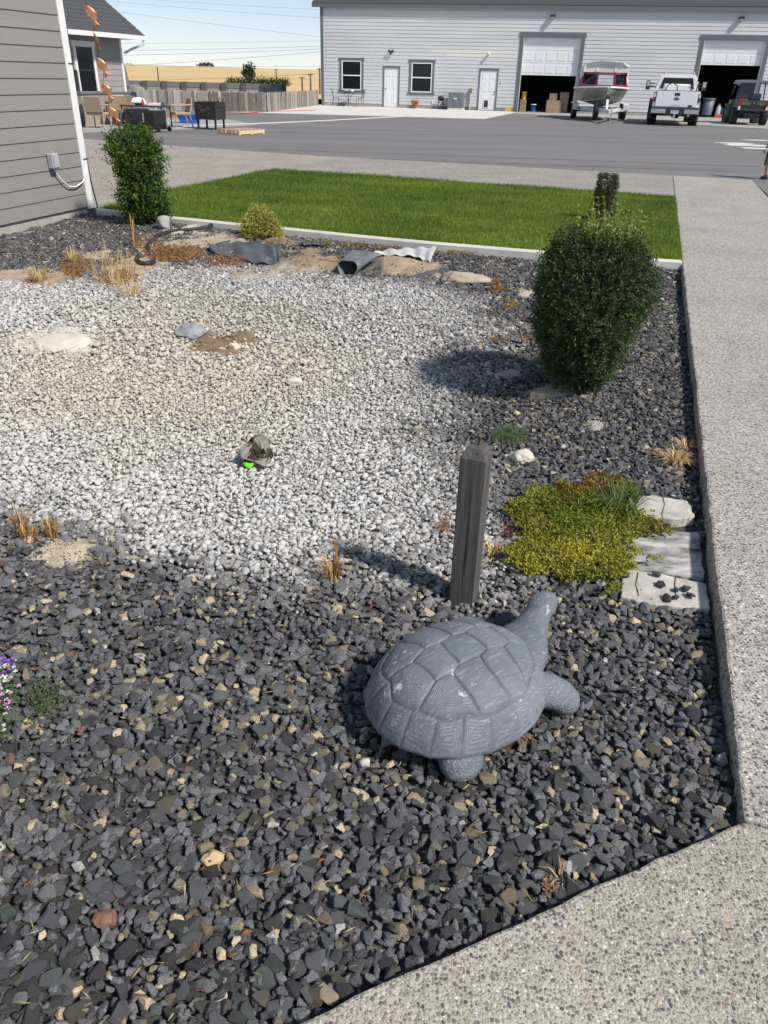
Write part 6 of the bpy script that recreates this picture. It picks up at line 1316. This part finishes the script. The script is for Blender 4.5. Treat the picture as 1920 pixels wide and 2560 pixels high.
for x in (-.06, Lx + .04): MB().b2(x, x + .02, -.0395, Ly + .0395, .28, .78).build('end_panel', rst, fp_)
MB().b2(-.04, Lx + .04, -.04, Ly + .04, .28, .31).build('floor', rst, fp_); MB().tube([(Lx * .8, Ly, .78), (Lx * .85, Ly, .9), (Lx * .95, Ly, .88), (Lx * .98, Ly, .78)], .012, 6).build('handle', rst, fp_); MB().beam((Lx + .068, .05, .64), (Lx + .068, Ly - .05, .66), .02).build('rail', rst, fp_)
etch = mat('etched_steel', (.2, .195, .19), .5)
for q in range(14):
    x = Lx * (.15 + .6 * random.random()); z_ = .36 + .3 * random.random(); MB().beam((x, -.063, z_), (x + random.uniform(-.2, .2), -.063, z_ + random.uniform(-.06, .1)), .006, .008).build('etched_line', etch, bxp)
p1, p2, p3 = gl(545, 333), gl(598, 337), gl(633, 328); PLT = thing('wood_pallet', 'pale new wooden pallet lying on the asphalt', 'pallet', (p1.x, p1.y, -.014), math.atan2((p2 - p1).y, (p2 - p1).x)); pw = mat('pallet_wood', (.62, .48, .29), .8, .12, 5, stretch=(1, 6, 1)); PLx, PLy = (p2 - p1).length, 1.15
for k in range(3): MB().b2(.0 + k * (PLx - .05) / 2, .05 + k * (PLx - .05) / 2, 0, PLy, .02, .11).build('stringer', pw, PLT)
for k in range(7): MB().b2(0, PLx, k * (PLy - .09) / 6, .09 + k * (PLy - .09) / 6, .111, .13).build('deck_board', pw, PLT)
for k in range(3): MB().b2(0, PLx, k * (PLy - .09) / 2, .09 + k * (PLy - .09) / 2, .001, .019).build('deck_board', pw, PLT)
for k in range(8): MB().b2(.06 + k * (PLx - .16) / 7, .1 + k * (PLx - .16) / 7, -.004, .012, .03, .105).build('block', pw, PLT)
pb_ = MB().b2(-.1, .1, -.12, .12, 0, .28).tube([(-.06, 0, .28), (-.05, 0, .4), (.05, 0, .4), (.06, 0, .28)], .01, 6).build('purple_bag', mat('purple', (.09, .02, .19), .7), bevel=.03); pb_.location = gl(315, 308) + Vector((0, 0, .3)); tag(pb_, 'purple bag beside the patio table', 'bag')
bas = MB().lathe([(.14, 0), (.17, .32), (.19, .32), (.19, .36), (.16, .36), (.0001, .3)], 16).build('woven_basket', mat('basket', (.46, .31, .15), .85, .3, 40, bump=.6, bscale=80)); bas.location = gl(270, 309); tag(bas, 'tan woven basket under the patio chairs', 'basket')
# dark car peeking out behind the house corner
cr = gl(212, 321.5); car = thing('dark_car', 'black car mostly hidden behind the house corner', 'car', (cr.x - .28, cr.y + .25, -.01), R(12)); cbk = mat('car_black', (.012, .012, .014), .2, .05, 3, coat=.7)
prof = [(0, .28), (-.02, .62), (.02, .95), (.18, 1.1), (.32, 1.5), (.5, 1.58), (2.4, 1.58), (3.2, 1.05), (4.4, .95), (4.5, .3)]
MB().loft([[Vector((x, y + (.12 * (1 if y < 1 else -1) if abs(x + .85) > .7 else 0), z_)) for y, z_ in prof] for x in (-1.75, -1.6, -.1, .05)], smooth=False).build('body', cbk, car, bevel=.05)
MB().add([(-1.5, .2, 1.14), (-.2, .2, 1.14), (-.28, .34, 1.46), (-1.42, .34, 1.46)], [(0, 1, 2, 3)]).build('rear_window', GLASS, car, solid=.01); MB().b2(-1.72, .02, -.06, .05, .3, .5).build('bumper', dk, car, bevel=.03); MB().b2(-.14, .06, -.012, .1, .8, .98).build('tail_lamp', redl, car); MB().b2(-1.2, .03, -.03, .01, .66, .69).build('trim_strip', chrome, car)
wheel(car, (-.02, .85, .32), .32, .22); wheel(car, (-1.7, .85, .32), .32, .22); wheel(car, (-.02, 3.6, .32), .32, .22); wheel(car, (-1.7, 3.6, .32), .32, .22)

# ================================================================== FENCES, WALL, FIELD EDGE
fen = [mat('fence_grey', (.33, .30, .265), .9, .35, 6, stretch=(3, 3, .5)), mat('fence_brown', (.19, .165, .135), .9, .35, 6, stretch=(3, 3, .5)), mat('fence_pale', (.50, .47, .43), .9, .25, 6, stretch=(3, 3, .5))]
pick_me = {}
def picket(k, h_, w_, m_):
    key = (k, round(h_, 2), m_.name)
    if key not in pick_me:
        mb = MB().prism([(-w_ / 2, 0), (w_ / 2, 0), (w_ / 2, h_ - .04), (w_ / 2 - .035, h_), (-w_ / 2 + .035, h_), (-w_ / 2, h_ - .04)], 0, .018, Matrix.Rotation(PI / 2, 4, 'X')); me = mb.mesh('picket'); me.materials.append(m_); pick_me[key] = me
    return pick_me[key]
def fence(label, p0, p1, h_, mats, step=.142, name='picket_fence', base=-.05, lean=.03):
    d_ = (p1 - p0); L_ = d_.length; f = thing(name, label, 'fence', (p0.x, p0.y, base), math.atan2(d_.y, d_.x)); n_ = int(L_ / step)
    for i in range(n_):
        u = i / n_; m_ = mats(u); o = bpy.data.objects.new('picket', picket(i % 3, h_ + (i % 3) * .01, .135, m_)); C.objects.link(o); o.parent = f; o.location = (i * step, random.uniform(-.012, .012), 0); o.rotation_euler = (random.uniform(-lean, lean), random.uniform(-lean, lean) * .6, random.uniform(-.1, .1))
    for z_ in (.15, h_ - .2): MB().b2(0, L_, .02, .06, z_, z_ + .08).build('rail', mats(.5), f)
    for i in range(int(L_ / 2.4) + 1): MB().b2(i * 2.4 - .045, i * 2.4 + .045, .06, .15, -.3, h_ - .02).build('post', mats(.5), f)
    return f
fA, fB, fC_ = Vector((-17.0, 41.85, 0)), Vector((-6.1, 41.5, 0)), Vector((-4.62, 53.2, 0))
fence('weathered grey picket fence running left behind the patio', fA, fB, .86, lambda u: fen[0] if random.random() < .65 - .5 * (u > .75) else (fen[1] if random.random() < .6 + .3 * (u > .75) else fen[2]))
fence('brown board fence running back to the shop corner', fB + Vector((.05, .05, 0)), fC_, .86, lambda u: fen[1] if random.random() < .5 else fen[0])
wf0, wf1 = V(390, 227, 55), V(770, 227, 56); fence('pale sunlit picket fence behind the weathered fence', Vector((wf0.x, 55, 0)), Vector((wf1.x, 56, 0)), .95, lambda u: fen[2], base=-.38)  # far side of the yard fence, sunlight put into its pale colour
bwall_ = thing('block_wall', 'grey concrete block wall with dark pillars before the field', 'wall', (V(262, 205, 60).x, 60, -.3)); gw = mat('block_grey', (.34, .32, .29), .9, .25, 4, bump=.5, bscale=12); gd_ = mat('pillar_grey', (.11, .11, .115), .9, .15, 4)
L_ = V(708, 210, 60).x - V(262, 205, 60).x; nP = 9
for k in range(nP): MB().b2(k * L_ / nP - .17, k * L_ / nP + .17, -.12, .3, 0, 1.31).build('pillar', gd_, bwall_); MB().b2(k * L_ / nP + .17, (k + 1) * L_ / nP - .17, 0, .2, 0, .98).build('panel', gw, bwall_); MB().b2(k * L_ / nP + .17, (k + 1) * L_ / nP - .17, -.02, .22, .98, 1.3).build('cap', mat('cap_grey', (.2, .195, .19), .9, .15, 4), bwall_)
MB().b2(L_ - .17, L_ + .17, -.12, .3, 0, 1.31).build('pillar', gd_, bwall_)
rh = [gl(300, 297, 0), gl(430, 293, 0), gl(480, 291.5, 0), gl(560, 287, 0), gl(620, 283, 0), gl(667, 279.5, 0), gl(720, 278, 0), gl(790, 276, 0)]
o = MB().tube([p_ + Vector((0, 0, .012)) for p_ in rh], .022, 6).build('garden_hose', mat('red_hose', (.5, .05, .05), .6)); tag(o, 'long red garden hose lying along the fence foot', 'hose')
ch_ = [gl(1100, 285, 0), gl(1160, 279, 0), gl(1140, 279, 0), gl(1040, 288, 0)]
def far_tree(name, label, px_, py_, Y, w_, h_, nl, dark):
    b = V(px_, py_, Y); t_ = thing(name, label, 'tree', b); zc = rng.normal(0, 1, (nl, 3)); zc /= np.linalg.norm(zc, axis=1)[:, None]; zc *= (rng.random((nl, 1)) ** .4); B = zc * np.array([w_ / 2, w_ / 2, h_ * .42]) * (1 + .2 * np.sin(zc[:, :1] * 5 + zc[:, 2:] * 7)) + np.array([0, 0, h_ * .56])
    v, t, c_ = leaves(B, zc + rng.normal(0, .5, (nl, 3)), w_ * .11, w_ * .08, np.tile(dark, (nl, 1)) * rng.uniform(.6, 1.5, (nl, 1))); link('crown', fast_mesh('crown', v, t, c_), leaf_m, t_)
    MB().tube([(0, 0, -1), (0, 0, h_ * .5)], [w_ * .05, w_ * .03], 6).build('trunk', bark_m, t_); return t_
far_tree('field_tree', 'dark green round tree standing alone before the wheat field', 623, 208, 130, 1.9, 2.6, 1500, (.03, .06, .02))
hq = []
for x in np.arange(570, 722, 3.2):
    b_ = np.array(V(x, 213, 120)); k_ = 60; zc = rng.normal(0, 1, (k_, 3)) * np.array([.22, .3, .26]) + np.array([0, 0, .35 + .25 * math.sin(x * .7) * math.sin(x * .31)]); hq.append(leaves(b_ + zc, rng.normal(0, 1, (k_, 3)), .2, .14, np.tile((.035, .06, .02), (k_, 1)) * rng.uniform(.6, 1.5, (k_, 1))))
v, t, c_ = stack(hq); tag(link('hedge', fast_mesh('hedge', v, t, c_), leaf_m), 'low dark hedge row beyond the block wall', 'hedge', kind='stuff')
far_tree('ridge_tree', 'distant dark clump of trees on the field ridge', 515, 170, 520, 9, 2.4, 300, (.05, .07, .04))
far_tree('ridge_tree', 'smaller distant tree on the ridge at left', 325, 167, 520, 5, 1.6, 150, (.05, .07, .04))
pole_m = mat('pole_wood', (.12, .1, .085), .9)
for x, yt, yb, Y, lab in ((393, 168, 205, 140, 'thin utility pole standing left in the field'), (690, 172, 206, 140, 'thin utility pole right of the lone tree'), (755, 192, 218, 75, 'short pole near the shop, left one'), (776, 184, 219, 75, 'middle tall pole near the shop corner'), (799, 170, 219, 75, 'tallest pole right beside the shop corner')):
    a, b = V(x, yt, Y), V(x, yb, Y); b.x = a.x; pl2 = thing('utility_pole', lab, 'pole', (a.x, a.y, b.z - .5)); hgt_ = a.z - b.z + .5
    MB().tube([(0, 0, 0), (0, 0, hgt_)], [.075 * Y / 100 + .02, .05 * Y / 100 + .02], 8).build('shaft', pole_m, pl2); MB().b2(-.25, .25, -.03, .03, hgt_ - .12, hgt_ - .06).build('cross_arm', pole_m, pl2)
wm = mat('cable_grey', (.12, .13, .15), .6)
for i, (x0, y0, x1, y1, Y, r_) in enumerate(((300, 121, 810, 110, 160, .025), (300, 133, 810, 117, 160, .025), (280, 162, 810, 124, 160, .025), (280, 198, 810, 178, 140, .022), (300, 166, 810, 163, 400, .05), (250, 18, 810, 88, 160, .016), (300, 0, 810, 40, 160, .016), (480, 0, 810, 18, 160, .014), (300, 103, 810, 96, 160, .016))):
    a, b = V(x0 - 300, y0 - (y1 - y0) * 300 / (x1 - x0), Y), V(x1 + 300, y1 + (y1 - y0) * 300 / (x1 - x0), Y); pts = [a.lerp(b, k / 14) - Vector((0, 0, 1.2 * math.sin(PI * k / 14) * .35)) for k in range(15)]
    tag(MB().tube(pts, r_, 5).build('power_line', wm), 'thin power line across the sky, number %s from the top' % ('four', 'five', 'six', 'eight', 'seven', 'three', 'two', 'one', 'nine')[i] if False else ('upper line of the dark pair of power cables', 'lower line of the dark pair of power cables', 'power cable sagging just above the wheat ridge', 'cable crossing in front of the wheat field', 'faint far power line along the horizon', 'faint steep power line high in the sky', 'faint power line crossing the top of sky', 'highest faint power line near the shop roof', 'faint power line above the dark pair')[i], 'power line')

# ================================================================== CHILD AT THE RIGHT EDGE
cp_ = G(1916, 447); kid = thing('person', 'child in turquoise shorts and dark sneakers at the right edge', 'person', (cp_.x + .03, cp_.y, -.012), R(200))
def skinned(name, pts, edges, rad, m_, par, sub=2):
    me = bpy.data.meshes.new(name); me.from_pydata(pts, edges, []); o = link(name, me, m_, par); md = o.modifiers.new('k', 'SKIN')
    for i, r_ in enumerate(rad): o.data.skin_vertices[0].data[i].radius = (r_ if hasattr(r_, '__len__') else (r_, r_))
    o.data.skin_vertices[0].data[0].use_root = True; md.use_smooth_shade = True; s2 = o.modifiers.new('s', 'SUBSURF'); s2.levels = sub; s2.render_levels = sub; return o
skin_ = mat('skin', (.46, .25, .16), .55, .06, 8); 
pts = [(0, 0, .60), (0, 0, .75), (0, 0, .88), (0, .005, .95), (0, -.005, 1.03), (0, -.01, 1.12), (.07, 0, .56), (.08, -.005, .32), (.085, .012, .07), (-.07, 0, .56), (-.08, -.04, .32), (-.085, -.02, .07), (.1, 0, .86), (.155, .0, .70), (.17, -.06, .55), (-.1, 0, .86), (-.155, 0, .70), (-.165, -.1, .60)]
edges = [(0, 1), (1, 2), (2, 3), (3, 4), (4, 5), (0, 6), (6, 7), (7, 8), (0, 9), (9, 10), (10, 11), (2, 12), (12, 13), (13, 14), (2, 15), (15, 16), (16, 17)]
rad = [(.1, .075), (.1, .07), (.085, .06), .036, .07, .062, .058, .044, .03, .058, .044, .03, .04, .031, .022, .04, .031, .022]
skinned('body', pts, edges, rad, skin_, kid)
sh_m = mat('turquoise_cloth', (.05, .55, .48), .85, .1, 10)
skinned('shorts', [(0, 0, .62), (0, 0, .55), (.075, 0, .46), (.085, -.005, .30), (-.075, 0, .46), (-.085, -.02, .30)], [(0, 1), (1, 2), (2, 3), (1, 4), (4, 5)], [(.115, .09), (.115, .09), .078, .082, .078, .082], sh_m, kid)
for s in (-1, 1): MB().b2(s * .158, s * .166, -.02, .02, .26, .5).build('shorts_stripe', black_m, kid)
skinned('shirt', [(0, 0, .58), (0, 0, .72), (0, 0, .86), (.1, 0, .86), (.15, 0, .74), (-.1, 0, .86), (-.15, 0, .74)], [(0, 1), (1, 2), (2, 3), (3, 4), (2, 5), (5, 6)], [(.115, .085), (.112, .082), (.098, .07), .055, .05, .055, .05], mat('grey_cloth', (.3, .3, .32), .9), kid)
MB().lathe([(.0001, 1.17), (.05, 1.165), (.08, 1.12), (.085, 1.06), (.08, 1.02), (.06, 1.0)], 16, (0, .012, 0)).build('hair', mat('brown_hair', (.07, .04, .025), .8, .3, 60), kid)
for s in (-1, 1):
    MB().lathe([(.0001, -.012), (.009, -.008), (.011, 0)], 8, (s * .028, -.062, 1.055), 'Y').build('eye', black_m, kid); MB().lathe([(.0001, -.01), (.02, 0), (.0001, .01)], 8, (s * .078, .0, 1.045), 'X').build('ear', skin_, kid)
MB().lathe([(.0001, -.02), (.012, -.008), (.014, 0)], 8, (0, -.066, 1.035), 'Y').build('nose', skin_, kid); MB().b2(-.02, .02, -.068, -.06, 1.0, 1.006).build('mouth', mat('lip', (.35, .12, .1), .6), kid)
for sx, yo in ((.085, .012), (-.085, -.02)):
    s0 = MB().loft([[Vector((sx + math.cos(a) * w_, yo + yy, z0_ + (math.sin(a) * .5 + .5) * h_)) for a in np.linspace(0, 2 * PI, 14, endpoint=False)] for yy, w_, z0_, h_ in ((.06, .02, .01, .05), (.045, .036, .0, .09), (.0, .04, .0, .1), (-.05, .04, .0, .07), (-.1, .038, .0, .05), (-.125, .02, .004, .03))]).build('sneaker', mat('sneaker', (.05, .048, .045), .7, .3, 20), kid); MB().b2(sx - .036, sx + .036, yo - .11, yo + .05, -.002, .016).build('sole', mat('sole', (.3, .27, .2), .8), s0); MB().b2(sx - .041, sx - .037, yo - .06, yo - .01, .03, .06).build('side_patch', mat('tan_patch', (.5, .42, .28), .7), s0)
for sx, hx in ((.17, -.06), (-.165, -.1)):
    hz_ = .53 if sx > 0 else .59
    for k in range(4): MB().tube([(sx + (k - 1.5) * .011, hx - .012, hz_ - .02), (sx + (k - 1.5) * .012, hx - .025, hz_ - .045 - .004 * (k in (1, 2))), (sx + (k - 1.5) * .012, hx - .022, hz_ - .07)], [.0075, .007, .005], 6).build('finger', skin_, kid)
    MB().tube([(sx + .015, hx - .01, hz_ + .005), (sx + .032, hx - .02, hz_ - .015), (sx + .035, hx - .028, hz_ - .035)], [.009, .008, .006], 6).build('thumb', skin_, kid)
